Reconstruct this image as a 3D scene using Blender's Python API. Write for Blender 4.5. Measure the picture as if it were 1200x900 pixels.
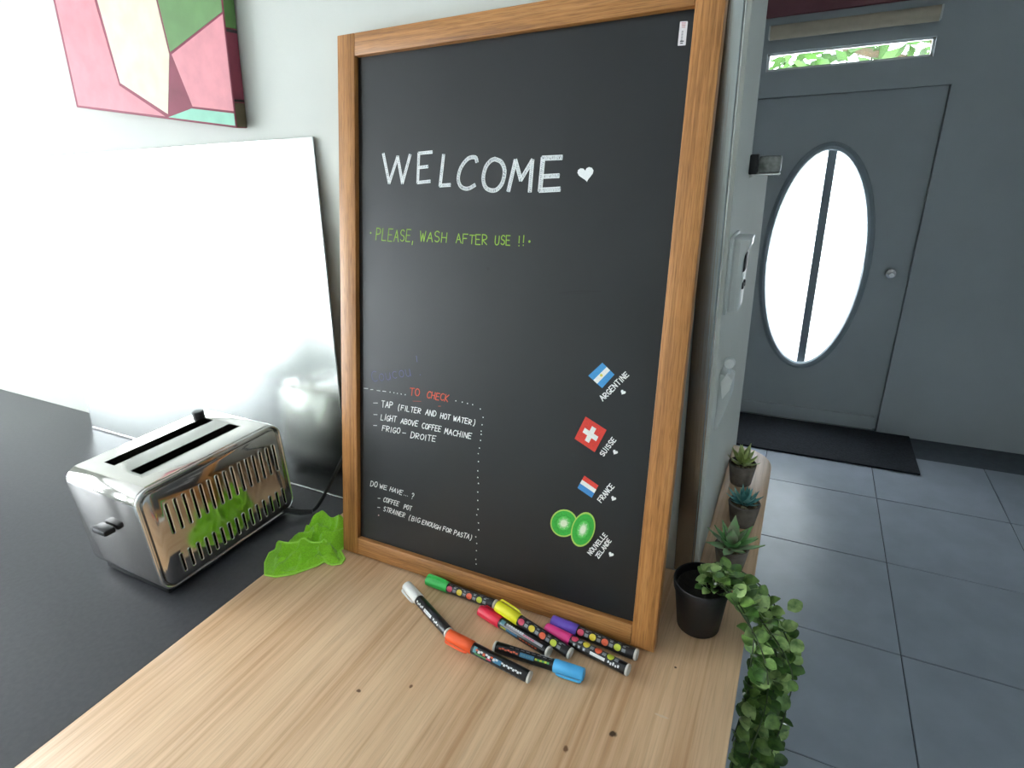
import bpy, bmesh, math, random
from mathutils import Vector, Matrix
for o in list(bpy.data.objects): bpy.data.objects.remove(o, do_unlink=True)
random.seed(7)
SC = bpy.context.scene
COL = SC.collection
TZ = 0.95            # height of the worktop above the floor; everything below is written relative to the worktop
R = math.radians

# ------------------------------------------------------------------ camera
FPX = 668.09
CAM = Vector((0.7465, -0.6752, 0.7205))
YAW, PITCH, ROLL = R(27.5213), R(-21.8161), R(-2.5806)
fwd = Vector((-math.sin(YAW)*math.cos(PITCH), math.cos(YAW)*math.cos(PITCH), math.sin(PITCH)))
rgt0 = Vector((math.cos(YAW), math.sin(YAW), 0)); up0 = rgt0.cross(fwd)
RGT = math.cos(ROLL)*rgt0 + math.sin(ROLL)*up0
UP = -math.sin(ROLL)*rgt0 + math.cos(ROLL)*up0
cd = bpy.data.cameras.new('camera'); cam = bpy.data.objects.new('camera', cd); COL.objects.link(cam)
cd.sensor_width = 36; cd.lens = FPX/1200*36; cd.clip_start = 0.01
cam.matrix_world = Matrix(((RGT.x, UP.x, -fwd.x, CAM.x), (RGT.y, UP.y, -fwd.y, CAM.y), (RGT.z, UP.z, -fwd.z, CAM.z+TZ), (0, 0, 0, 1)))
SC.camera = cam

# ------------------------------------------------------------------ world, lights, exposure
w = bpy.data.worlds.new('world'); SC.world = w; w.use_nodes = True
wb = w.node_tree.nodes['Background']; wb.inputs['Color'].default_value = (0.95, 0.975, 1.0, 1); wb.inputs['Strength'].default_value = 16.0
SC.view_settings.view_transform = 'Standard'; SC.view_settings.look = 'None'
SC.view_settings.gamma = 1.0; SC.view_settings.use_curve_mapping = False
SC.view_settings.exposure = 0.0
def area(name, loc, direction, sx, sy, power, col=(1, 1, 1)):
    l = bpy.data.lights.new(name, 'AREA'); l.shape = 'RECTANGLE'; l.size = sx; l.size_y = sy; l.energy = power; l.color = col
    o = bpy.data.objects.new(name, l); COL.objects.link(o)
    o.location = (loc[0], loc[1], loc[2]+TZ); o.rotation_euler = Vector(direction).to_track_quat('-Z', 'Y').to_euler()
    return o
YF = 3.10            # far wall of the hall
area('window_left_offscreen', (-2.72, -1.15, 0.55), (1, 0, 0), 1.5, 1.7, 62, (1.0, 0.99, 0.97))
area('window_left_rear_offscreen', (-2.72, -2.85, 0.55), (1, 0, 0), 0.6, 1.7, 21, (1.0, 0.99, 0.97))

# ------------------------------------------------------------------ helpers: pixel rays of the photograph onto known planes
def ray(x, y): return RGT*((x-600)/FPX) - UP*((y-450)/FPX) + fwd
def onz(x, y, z=0.0): d = ray(x, y); return CAM + d*((z-CAM.z)/d.z)
def onx(x, y, X): d = ray(x, y); return CAM + d*((X-CAM.x)/d.x)
def ony(x, y, Y): d = ray(x, y); return CAM + d*((Y-CAM.y)/d.y)

# ------------------------------------------------------------------ helpers: materials
def lin(c):
    if isinstance(c, str): c = tuple(int(c[i:i+2], 16)/255 for i in (0, 2, 4))
    return tuple((v/12.92 if v <= 0.04045 else ((v+0.055)/1.055)**2.4) for v in c[:3]) + (1.0,)
MATS = {}
def mat(name, col, rough=0.5, metal=0.0, var=0.0, vscale=(30, 30, 30), bump=0.0, bscale=None, col2=None, spec=0.5, **kw):
    if name in MATS: return MATS[name]
    m = bpy.data.materials.new(name); m.use_nodes = True; MATS[name] = m
    nt = m.node_tree; N = nt.nodes; L = nt.links; b = N['Principled BSDF']
    b.inputs['Base Color'].default_value = lin(col); b.inputs['Roughness'].default_value = rough; b.inputs['Metallic'].default_value = metal
    b.inputs['Specular IOR Level'].default_value = spec
    for k, v in kw.items(): b.inputs[k.replace('_', ' ')].default_value = v
    if var or bump:
        tc = N.new('ShaderNodeTexCoord')
        def noise(sc, det=4):
            mp = N.new('ShaderNodeMapping'); mp.inputs['Scale'].default_value = sc; L.new(tc.outputs['Object'], mp.inputs['Vector'])
            n = N.new('ShaderNodeTexNoise'); n.inputs['Scale'].default_value = 1.0; n.inputs['Detail'].default_value = det; L.new(mp.outputs[0], n.inputs['Vector']); return n
        if var:
            n = noise(vscale); r = N.new('ShaderNodeValToRGB')
            c1 = lin(col); c2 = lin(col2) if col2 else tuple(v*(1-var) for v in c1[:3])+(1,)
            r.color_ramp.elements[0].color = c2; r.color_ramp.elements[1].color = c1
            r.color_ramp.elements[0].position = 0.32; r.color_ramp.elements[1].position = 0.68
            L.new(n.outputs['Fac'], r.inputs['Fac']); L.new(r.outputs['Color'], b.inputs['Base Color'])
        if bump:
            n = noise(bscale or vscale); bp = N.new('ShaderNodeBump'); bp.inputs['Strength'].default_value = bump; bp.inputs['Distance'].default_value = 0.002
            L.new(n.outputs['Fac'], bp.inputs['Height']); L.new(bp.outputs['Normal'], b.inputs['Normal'])
    return m
def wood(name, light, mid, dark, axis, rough=0.45, g=1.0, knots=(), pores=0.35):
    m = bpy.data.materials.new(name); m.use_nodes = True; MATS[name] = m
    nt = m.node_tree; N = nt.nodes; L = nt.links; b = N['Principled BSDF']; b.inputs['Roughness'].default_value = rough
    tc = N.new('ShaderNodeTexCoord')
    def noise(across, along, det, dist=0.0):
        s = [across*g]*3; s[axis] = along*g
        mp = N.new('ShaderNodeMapping'); mp.inputs['Scale'].default_value = s; L.new(tc.outputs['Object'], mp.inputs['Vector'])
        n = N.new('ShaderNodeTexNoise'); n.inputs['Scale'].default_value = 1; n.inputs['Detail'].default_value = det; n.inputs['Distortion'].default_value = dist
        L.new(mp.outputs[0], n.inputs['Vector']); return n.outputs['Fac']
    def math_(op, a, bb):
        q = N.new('ShaderNodeMath'); q.operation = op
        for i, v in enumerate((a, bb)):
            if isinstance(v, (int, float)): q.inputs[i].default_value = v
            else: L.new(v, q.inputs[i])
        return q.outputs[0]
    broad = noise(11, 0.9, 3, 0.6); fine = noise(120, 2.2, 3, 0.2); pore = noise(420, 14, 2)
    f = math_('ADD', math_('MULTIPLY', broad, 0.5), math_('MULTIPLY', fine, 0.5))
    r = N.new('ShaderNodeValToRGB'); e = r.color_ramp.elements
    e[0].position = 0.36; e[0].color = lin(dark); e[1].position = 0.64; e[1].color = lin(light)
    k = e.new(0.5); k.color = lin(mid); L.new(f, r.inputs['Fac'])
    mix = N.new('ShaderNodeMix'); mix.data_type = 'RGBA'; mix.blend_type = 'MULTIPLY'
    pr = N.new('ShaderNodeValToRGB'); pr.color_ramp.elements[0].position = 0.36; pr.color_ramp.elements[1].position = 0.5
    pr.color_ramp.elements[0].color = (0.45, 0.40, 0.36, 1); pr.color_ramp.elements[1].color = (1, 1, 1, 1); L.new(pore, pr.inputs['Fac'])
    mix.inputs['Factor'].default_value = pores; L.new(r.outputs[0], mix.inputs['A']); L.new(pr.outputs[0], mix.inputs['B'])
    out = mix.outputs['Result']
    for (kx, ky, kr, along, col) in knots:                 # knots and pale scuffs of the board, each with its own shape
        sub = N.new('ShaderNodeVectorMath'); sub.operation = 'SUBTRACT'; L.new(tc.outputs['Object'], sub.inputs[0]); sub.inputs[1].default_value = (kx, ky, 0)
        sc = N.new('ShaderNodeVectorMath'); sc.operation = 'MULTIPLY'; L.new(sub.outputs[0], sc.inputs[0]); sc.inputs[1].default_value = (1/kr, 1/(kr*along), 0)
        ln = N.new('ShaderNodeVectorMath'); ln.operation = 'LENGTH'; L.new(sc.outputs[0], ln.inputs[0])
        dd = math_('ADD', ln.outputs['Value'], math_('MULTIPLY', noise(160, 90, 3), 1.2))
        rr = N.new('ShaderNodeValToRGB'); rr.color_ramp.elements[0].position = 0.75; rr.color_ramp.elements[0].color = (1, 1, 1, 1)
        rr.color_ramp.elements[1].position = 1.0; rr.color_ramp.elements[1].color = (0, 0, 0, 1); 
        half = math_('MULTIPLY', dd, 0.62); L.new(half, rr.inputs['Fac'])
        mx = N.new('ShaderNodeMix'); mx.data_type = 'RGBA'; L.new(rr.outputs[0], mx.inputs['Factor']); L.new(out, mx.inputs['A']); mx.inputs['B'].default_value = lin(col)
        out = mx.outputs['Result']
    L.new(out, b.inputs['Base Color'])
    bp = N.new('ShaderNodeBump'); bp.inputs['Strength'].default_value = 0.25; bp.inputs['Distance'].default_value = 0.0006
    L.new(pore, bp.inputs['Height']); L.new(bp.outputs[0], b.inputs['Normal'])
    return m
def chalk(name, col, under, thresh=0.46, scale=(900, 900, 250)):
    """hand-rubbed paint marker: hatch gaps let the board show"""
    m = mat(name, col, 0.8); nt = m.node_tree; N = nt.nodes; L = nt.links; b = N['Principled BSDF']
    tc = N.new('ShaderNodeTexCoord'); mp = N.new('ShaderNodeMapping'); mp.inputs['Scale'].default_value = scale; mp.inputs['Rotation'].default_value = (0, R(40), 0)
    L.new(tc.outputs['Object'], mp.inputs['Vector']); n = N.new('ShaderNodeTexNoise'); n.inputs['Scale'].default_value = 1; n.inputs['Detail'].default_value = 2
    L.new(mp.outputs[0], n.inputs['Vector']); r = N.new('ShaderNodeValToRGB')
    r.color_ramp.elements[0].position = thresh-0.07; r.color_ramp.elements[0].color = lin(under)
    r.color_ramp.elements[1].position = thresh+0.05; r.color_ramp.elements[1].color = lin(col)
    L.new(n.outputs['Fac'], r.inputs['Fac']); L.new(r.outputs[0], b.inputs['Base Color']); return m
def glass(name, tint=(0.95, 0.98, 1.0), gl=0.12):
    m = bpy.data.materials.new(name); m.use_nodes = True; MATS[name] = m; nt = m.node_tree; N = nt.nodes; L = nt.links
    for n in list(N):
        if n.type != 'OUTPUT_MATERIAL': N.remove(n)
    t = N.new('ShaderNodeBsdfTransparent'); t.inputs[0].default_value = (*tint, 1)
    g = N.new('ShaderNodeBsdfGlossy'); g.inputs['Roughness'].default_value = 0.02
    mx = N.new('ShaderNodeMixShader'); mx.inputs[0].default_value = gl; L.new(t.outputs[0], mx.inputs[1]); L.new(g.outputs[0], mx.inputs[2]); L.new(mx.outputs[0], N['Material Output'].inputs[0])
    return m

# ------------------------------------------------------------------ helpers: objects and meshes
def tag(o, label=None, cat=None, group=None, kind=None):
    if label: o['label'] = label
    if cat: o['category'] = cat
    if group: o['group'] = group
    if kind: o['kind'] = kind
    return o
def thing(name, loc, label, cat, group=None, rot=(0, 0, 0)):
    o = bpy.data.objects.new(name, None); COL.objects.link(o); o.empty_display_size = 0.05
    o.location = (loc[0], loc[1], loc[2]+TZ); o.rotation_euler = rot
    return tag(o, label, cat, group)
def place(name, me, m, parent=None, loc=(0, 0, 0), rot=None):
    o = bpy.data.objects.new(name, me); COL.objects.link(o)
    if m and not me.materials: me.materials.append(m)
    if parent: o.parent = parent; o.location = loc
    else: o.location = (loc[0], loc[1], loc[2]+TZ)
    if rot is not None: o.rotation_euler = rot
    return o
class MB:
    def __init__(s): s.bm = bmesh.new()
    def add(s, vs, fs):
        v = [s.bm.verts.new(p) for p in vs]
        for f in fs:
            try: s.bm.faces.new([v[i] for i in f])
            except ValueError: pass
        return v
    def box(s, a, b, bev=0.0, seg=2):
        t = bmesh.new(); bmesh.ops.create_cube(t, size=1)
        c = [(a[i]+b[i])/2 for i in range(3)]; d = [abs(b[i]-a[i]) for i in range(3)]
        for v in t.verts: v.co = Vector((c[0]+v.co.x*d[0], c[1]+v.co.y*d[1], c[2]+v.co.z*d[2]))
        if bev: bmesh.ops.bevel(t, geom=list(t.edges), offset=bev, segments=seg, profile=0.5, affect='EDGES')
        s.merge(t); return s
    def merge(s, t):
        me = bpy.data.meshes.new('tmp'); t.to_mesh(me); t.free(); s.bm.from_mesh(me); bpy.data.meshes.remove(me)
    def tube(s, pts, rad, n=8, cap=True):
        pts = [Vector(p) for p in pts]; rad = rad if isinstance(rad, (list, tuple)) else [rad]*len(pts)
        rings = []; prev = None
        for i, p in enumerate(pts):
            t = (pts[min(i+1, len(pts)-1)]-pts[max(i-1, 0)]).normalized()
            if prev is None: a = t.orthogonal().normalized()
            else: a = (prev - t*prev.dot(t)).normalized()
            prev = a; bb = t.cross(a)
            rings.append([s.bm.verts.new(p+(a*math.cos(2*math.pi*k/n)+bb*math.sin(2*math.pi*k/n))*rad[i]) for k in range(n)])
        for i in range(len(rings)-1):
            for k in range(n): s.bm.faces.new((rings[i][k], rings[i][(k+1) % n], rings[i+1][(k+1) % n], rings[i+1][k]))
        if cap:
            s.bm.faces.new(rings[0][::-1]); s.bm.faces.new(rings[-1])
        return s
    def lathe(s, prof, n=32, axis='z', c=(0, 0, 0), cap=True):
        rings = []
        for (r, h) in prof:
            ring = []
            for k in range(n):
                a = 2*math.pi*k/n; x, y = r*math.cos(a), r*math.sin(a)
                p = (x, y, h) if axis == 'z' else ((h, x, y) if axis == 'x' else (y, h, x))
                ring.append(s.bm.verts.new((p[0]+c[0], p[1]+c[1], p[2]+c[2])))
            rings.append(ring)
        for i in range(len(rings)-1):
            for k in range(n): s.bm.faces.new((rings[i][k], rings[i][(k+1) % n], rings[i+1][(k+1) % n], rings[i+1][k]))
        if cap:
            s.bm.faces.new(rings[0][::-1]); s.bm.faces.new(rings[-1])
        return s
    def prism(s, poly, f, d0, d1, bev=0.0, seg=2):
        """poly: 2-D outline; f(p, d) -> 3-D point"""
        t = bmesh.new(); a = [t.verts.new(f(p, d0)) for p in poly]; b = [t.verts.new(f(p, d1)) for p in poly]; n = len(poly)
        t.faces.new(a[::-1]); t.faces.new(b)
        for i in range(n): t.faces.new((a[i], a[(i+1) % n], b[(i+1) % n], b[i]))
        bmesh.ops.recalc_face_normals(t, faces=t.faces)
        if bev:
            ed = [e for e in t.edges if len(e.link_faces) == 2 and e.calc_face_angle(0) > 0.6]
            bmesh.ops.bevel(t, geom=ed, offset=bev, segments=seg, profile=0.5, affect='EDGES')
        s.merge(t); return s
    def mesh(s, name, smooth=True, ang=0.7):
        bmesh.ops.recalc_face_normals(s.bm, faces=s.bm.faces)
        me = bpy.data.meshes.new(name); s.bm.to_mesh(me); s.bm.free()
        if smooth:
            for p in me.polygons: p.use_smooth = True
            try: me.set_sharp_from_angle(angle=ang)
            except Exception: pass
        return me
    def build(s, name, m, parent=None, loc=(0, 0, 0), rot=None, smooth=True, ang=0.7):
        return place(name, s.mesh(name, smooth, ang), m, parent, loc, rot)
def struct(o): o['kind'] = 'structure'; return o
def copy_tree(o, parent=None):
    c = o.copy(); COL.objects.link(c); c.parent = parent
    for ch in list(o.children): copy_tree(ch, c)
    return c

# ------------------------------------------------------------------ materials
M_wall = mat('white_plaster', 'CBCDC6', 0.75, var=0.04, vscale=(6, 6, 6), bump=0.12, bscale=(350, 350, 350))
M_ceil = mat('ceiling_paint', 'EDEDEA', 0.8, var=0.02)
M_hall = mat('hall_paint', 'BCC4C8', 0.6, var=0.05, vscale=(5, 5, 5))
M_steel = mat('brushed_steel', 'C2C6C3', 0.17, 1.0, var=0.08, vscale=(60, 60, 2), bump=0.02, bscale=(350, 350, 3))
M_trim = mat('steel_trim', 'B4B8B9', 0.22, 1.0, var=0.12, vscale=(10, 10, 6), bump=0.06, bscale=(500, 500, 6))
M_chrome = mat('polished_steel', 'D2CFCB', 0.10, 1.0, var=0.06, vscale=(8, 8, 8))
M_edge = mat('bright_steel_edge', 'E4E5E4', 0.25, 0.9, var=0.05)
M_black = mat('black_plastic', '16171A', 0.45, var=0.15, vscale=(40, 40, 40))
M_blackpot = mat('matt_black_pot', '15161A', 0.5, var=0.15, vscale=(60, 60, 60), bump=0.08, bscale=(200, 200, 200))
M_dark = mat('charcoal_laminate', '4C4C51', 0.38, var=0.16, vscale=(120, 120, 120), bump=0.06, bscale=(500, 500, 500))
M_cab = mat('cabinet_white', 'E4E2DD', 0.45, var=0.03)
M_pl = mat('white_plastic', 'E9EBE8', 0.35, var=0.03)
M_pg = mat('pale_grey_plastic', 'CDD2D0', 0.35, var=0.05)
M_tile = mat('grey_floor_tile', 'A9B2BD', 0.32, var=0.14, vscale=(7, 7, 7), bump=0.05, bscale=(60, 60, 60))
M_grout = mat('grout', '5B6068', 0.8, var=0.15)
M_table = wood('oak_worktop', 'E2C09A', 'D6B18B', 'C0966E', 1, 0.42, knots=(
    (0.602, -0.153, 0.0055, 1.0, '4A3524'), (0.245, -0.244, 0.0045, 0.7, '6B4A30'), (0.311, -0.205, 0.003, 1.2, '7A5638'), (0.553, -0.198, 0.004, 1.6, '7A5638'),
    (0.655, -0.100, 0.010, 0.25, 'D9BFA2'), (0.679, -0.190, 0.012, 0.5, 'D7BB9C'), (0.655, -0.012, 0.0022, 1.0, '5A4029')), pores=0.20)
M_fr_v = wood('oak_frame_upright', 'C48E56', 'B27A42', '8E5E30', 2, 0.42, 2.2, pores=0.6)
M_fr_h = wood('oak_frame_rail', 'C48E56', 'B27A42', '8E5E30', 0, 0.42, 2.2, pores=0.6)
M_oakedge = wood('oak_edge', 'D2AE8A', 'BF9871', 'A57F5A', 1, 0.5)

# board surface: satin black paint, with two faint rubbed smears
M_board = mat('satin_blackboard', '13161A', 0.34, var=0.10, vscale=(9, 9, 9), bump=0.05, bscale=(420, 420, 420))

# ------------------------------------------------------------------ room shell
XW = 0.645; YW = 0.21; XL = -2.6; XR = 2.4; YB = -3.3; ZC = 1.62; ZF = -TZ
def wallbox(name, a, b, m): return struct(MB().box(a, b).build(name, m, smooth=False))
def wall_with_hole(name, axis, at, th, u0, u1, z0, z1, hu0, hu1, hz0, hz1, m):
    mb = MB()
    for (a0, a1, b0, b1) in ((u0, hu0, z0, z1), (hu1, u1, z0, z1), (hu0, hu1, z0, hz0), (hu0, hu1, hz1, z1)):
        if a1-a0 < 1e-4 or b1-b0 < 1e-4: continue
        if axis == 'x': mb.box((at, a0, b0), (at+th, a1, b1))
        else: mb.box((a0, at, b0), (a1, at+th, b1))
    return struct(mb.build(name, m, smooth=False))
# partition wall the chalkboard leans on: full height, its end face looks into the hall; a lower stub goes on behind
WALL = wallbox('wall_front', (XL, YW, ZF), (XW, 0.415, ZC), M_wall)
STUB = wallbox('wall_stub', (XW-0.2, 0.415, ZF), (XW, 0.86, 0.668), M_wall)
endf = MB().box((XW-0.004, YW+0.002, 0.0), (XW+0.0012, 0.4152, ZC)); endo = endf.build('wall_end', M_wall, smooth=False); struct(endo)
mb = MB()
for (a0, a1, b0, b1) in ((YB, -3.15, ZF, ZC), (-2.55, -1.9, ZF, ZC), (-0.4, YF+.1, ZF, ZC), (-3.15, -2.55, ZF, -.3), (-3.15, -2.55, 1.4, ZC), (-1.9, -.4, ZF, -.3), (-1.9, -.4, 1.4, ZC)):
    mb.box((XL-.15, a0, b0), (XL, a1, b1))
struct(mb.build('wall_left', M_wall, smooth=False))
wallbox('wall_back', (XL, YB-.15, ZF), (XR, YB, ZC), M_wall)
wallbox('wall_right', (XR, YB, ZF), (XR+.15, YF+.1, ZC), M_hall)
wallbox('ceiling', (XL-0.15, YB-0.15, ZC), (XR+0.15, YF+0.3, ZC+0.1), M_ceil)
# windows: frame, mullion and pane
G = glass('window_glass')
M_fr = mat('window_frame_white', 'E9EAE8', 0.4, var=0.03)
def window(name, axis, at, u0, u1, z0, z1, mull):
    def bx(mb, a0, a1, b0, b1, t0, t1):
        if axis == 'x': mb.box((at+t0, a0, b0), (at+t1, a1, b1), 0.004, 1)
        else: mb.box((a0, at+t0, b0), (a1, at+t1, b1), 0.004, 1)
    mb = MB(); bx(mb, u0, u0+.06, z0, z1, -.03, .03); bx(mb, u1-.06, u1, z0, z1, -.03, .03); bx(mb, u0, u1, z0, z0+.06, -.03, .03); bx(mb, u0, u1, z1-.06, z1, -.03, .03)
    o = struct(mb.build(name, M_fr))
    for k in mull:
        q = MB(); bx(q, k-.03, k+.03, z0+.05, z1-.05, -.025, .025); q.build('mullion', M_fr, o)
    ks = [u0+.06]+[v for k in mull for v in (k-.03, k+.03)]+[u1-.06]
    for i in range(0, len(ks), 2):
        q = MB(); bx(q, ks[i], ks[i+1], z0+.06, z1-.06, -.003, .003); q.build('pane', G, o, smooth=False)
    for ch in o.children: ch.location = (0, 0, 0)
    return o
window('window_1', 'x', XL-.07, -1.9, -0.4, -0.30, 1.40, (-1.15,))
window('window_2', 'x', XL-.07, -3.15, -2.55, -0.30, 1.40, ())
# floor: grout bed with one slab for each tile
FL = struct(MB().box((XL, YB, ZF-0.06), (XR, YF, ZF-0.004)).build('floor', M_grout, smooth=False))
TS = 0.53
tm = MB().box((-TS/2+.002, -TS/2+.002, -0.012), (TS/2-.002, TS/2-.002, 0.0), 0.0015, 1).mesh('floor_tile', False)
tm.materials.append(M_tile)
y = 1.235-TS*9+TS/2
while y < YF+0.3:
    x = 0.70-TS*7+TS/2
    while x < XR+0.3:
        if XL+.2 < x < XR-.2 and YB+.2 < y < YF-.15: place('floor_tile', tm, None, FL, (x, y, ZF+random.uniform(-.0004, .0004)))
        x += TS
    y += TS

# steel strip on the end of the wall, with a bright bead added as the corner's glint
TRIM = struct(MB().box((0.607, YW-0.006, 0.0005), (0.638, YW-0.0002, ZC), 0.001, 1).build('trim_1', M_trim))
q = MB().box((0.6385, YW-0.003, 0.0005), (0.6408, YW-0.0002, ZC), 0.0006, 1).build('glint_bead', M_edge, TRIM)

# ------------------------------------------------------------------ hall: far wall, door with oval light, transom, blind, mat
def fa(px, py): p = ony(px, py, YF); return p.x, p.z
ox, oz, oa, ob = 0.80, 0.06, 0.262, 0.63
DX0, DX1, DZT = 0.32, 1.28, 0.955
TX0, TX1, TZ0, TZ1 = 0.425, 1.18, 1.085, 1.172
# wall pieces around the door and the transom
mb = MB()
for a in ((XL, DX0, ZF-.05, ZC), (DX1, XR, ZF-.05, ZC), (DX0, DX1, DZT, TZ0), (DX0, DX1, TZ1, ZC), (DX0, TX0, TZ0, TZ1), (TX1, DX1, TZ0, TZ1)):
    mb.box((a[0], YF, a[2]), (a[1], YF+.12, a[3]))
FARW = struct(mb.build('wall_far', M_hall, smooth=False))
# door leaf with an elliptical hole
NE = 64
def ring_pts(a, b, n=NE): return [(ox+a*math.cos(2*math.pi*k/n), oz+b*math.sin(2*math.pi*k/n)) for k in range(n)]
def leaf_mesh():
    mb = MB(); bm = mb.bm
    inner = ring_pts(oa, ob); outer = []
    for (x, z) in inner:
        dx, dz = x-ox, z-oz
        sx = ((DX1-.003 if dx > 0 else DX0+.003)-ox)/dx if abs(dx) > 1e-6 else 1e9
        sz = ((DZT-.003 if dz > 0 else ZF+.012)-oz)/dz if abs(dz) > 1e-6 else 1e9
        t = min(sx, sz); outer.append((ox+dx*t, oz+dz*t))
    for cc in ((DX0+.003, DZT-.003), (DX1-.003, DZT-.003), (DX0+.003, ZF+.012), (DX1-.003, ZF+.012)):
        j = min(range(NE), key=lambda i: (outer[i][0]-cc[0])**2+(outer[i][1]-cc[1])**2); outer[j] = cc
    def vv(pts, y): return [bm.verts.new((p[0], y, p[1])) for p in pts]
    y0, y1 = YF+.03, YF+.07
    i0, i1, o0, o1 = vv(inner, y0), vv(inner, y1), vv(outer, y0), vv(outer, y1)
    for k in range(NE):
        j = (k+1) % NE
        for quad in ((i0[k], i0[j], o0[j], o0[k]), (i1[k], o1[k], o1[j], i1[j]), (i0[k], i1[k], i1[j], i0[j]), (o0[k], o0[j], o1[j], o1[k])): bm.faces.new(quad)
    return mb
DOOR = struct(leaf_mesh().build('door_1', M_hall))
mb = MB().box((DX0-.01, YF+.072, DZT-.03), (DX1+.01, YF+.1, DZT+.01)).box((DX0-.01, YF+.072, ZF), (DX0+.03, YF+.1, DZT)).box((DX1-.03, YF+.072, ZF), (DX1+.01, YF+.1, DZT)).box((DX0, YF+.07, ZF), (DX1, YF+.1, ZF+.03))
mb.build('door_stop', M_hall, DOOR, smooth=False)
mb = MB(); rp = [Vector((x, YF+.025, z)) for x, z in ring_pts(oa+.006, ob+.006)]; rp.append(rp[0])
mb.tube(rp, 0.022, 8, False); mb.build('oval_frame', mat('door_trim_grey', '9AA6AE', 0.4, var=0.05), DOOR)
mb = MB(); mb.prism(ring_pts(oa+.004, ob+.004), lambda p, d: (p[0], d, p[1]), YF+.046, YF+.052)
mb.build('oval_pane', G, DOOR, smooth=False)
MB().box((ox-.012, YF+.036, oz-ob), (ox+.034, YF+.062, oz+ob), .003, 1).build('glazing_bar', MATS['door_trim_grey'], DOOR)
MB().box((DX0+.02, YF+.004, ZF+.012), (DX1-.02, YF+.034, ZF+.095), .006, 2).build('kick_board', M_hall, DOOR)
MB().lathe([(.012, 0), (.012, .04), (.026, .045), (.028, .06), (.02, .072)], 16, 'y', (DX1-.09, YF+.03-.072, .02)).build('door_knob', M_edge, DOOR)
MB().box((DX0+.001, YF-.002, ZF-.05), (DX1-.001, YF+.12, ZF+.0115), .003, 1).build('threshold', M_trim, DOOR)
for ch in DOOR.children: ch.location = (0, 0, 0)
BASE = struct(MB().box((XL, YF-.012, ZF+.001), (DX0-.002, YF-.0005, ZF+.1), .003, 1).build('baseboard_far', M_hall))
WT = struct(MB().box((TX0, YF+.02, TZ0), (TX1, YF+.05, TZ0+.012)).box((TX0, YF+.02, TZ1-.01), (TX1, YF+.05, TZ1)).box((TX0, YF+.02, TZ0), (TX0+.012, YF+.05, TZ1)).box((TX1-.012, YF+.02, TZ0), (TX1, YF+.05, TZ1)).build('window_3', M_fr, smooth=False))
MB().box((TX0+.01, YF+.033, TZ0+.01), (TX1-.01, YF+.037, TZ1-.008)).build('pane', G, WT, smooth=False)
for ch in WT.children: ch.location = (0, 0, 0)
tr = struct(MB().box((DX0, YF-.02, 1.335), (XR-.05, YF-.0005, ZC-.002), .004, 1).build('trim_2', mat('maroon_panel', '8C5A62', 0.6, var=0.1)))  # plain maroon panel along the top of the far wall
bl = thing('roller_blind', (0.80, YF-.035, 1.262), 'cream rolled up blind mounted above the transom window', 'blind')
MB().lathe([(.034, -.37), (.034, .37)], 20, 'x').build('rolled_cloth', mat('cream_cloth', 'D8CBB4', 0.8, var=0.06), bl)
for s in (-1, 1): MB().box((s*.372-.004, -.036, -.03), (s*.372+.004, .034, .03), .001, 1).build('bracket', M_pl, bl)
mt = MB(); mt.box((0.30, 2.62, ZF+.001), (1.45, YF-.01, ZF+.012), .003, 1)
dm = mt.build('doormat', mat('dark_mat', '262B33', 0.95, var=0.6, vscale=(90, 90, 90), bump=1.0, bscale=(120, 120, 120), col2='14171C'))
tag(dm, 'dark blue black loop pile doormat lying before the hall door', 'doormat')
# outside: pale terrace and the hedge seen through the transom
struct(MB().box((-4, YF+.2, ZF-.1), (6, 9, ZF-.02)).build('terrace', mat('pale_terrace', 'E6E4DE', 0.8, var=0.08), smooth=False))
hd = thing('tree', (2.1, 5.4, ZF-.02), 'bright green leafy tree outside, seen through the transom window', 'tree')
mb = MB()
for k in range(1500):
    c = Vector((random.uniform(-2.6, .6), random.uniform(-.35, .35), random.uniform(2.02, 3.3)))
    a = Vector((random.uniform(-1, 1), random.uniform(-1, 1), random.uniform(-1, 1))).normalized()*.08; b2 = a.orthogonal().normalized()*.045
    mb.add([c-a, c+b2, c+a, c-b2], [(0, 1, 2, 3)])
fo = mb.build('foliage', mat('tree_leaf', '3F6A1C', 0.6, var=0.4, vscale=(9, 9, 9)), hd, smooth=False); fo['kind'] = 'stuff'
mb = MB().tube([(.1, 0, 0), (.05, .02, 1.3), (-.05, 0, 2.2), (-.3, 0, 3.0)], [.09, .07, .05, .02], 8)
for tx_ in (-2.2, -1.2, .3): mb.tube([(-.03, 0, 2.05), (tx_*.5, .05, 2.35), (tx_, 0, 2.7)], [.04, .03, .012], 6)
mb.build('trunk', mat('tree_bark', '6B5A42', 0.9, var=0.3), hd)

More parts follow.
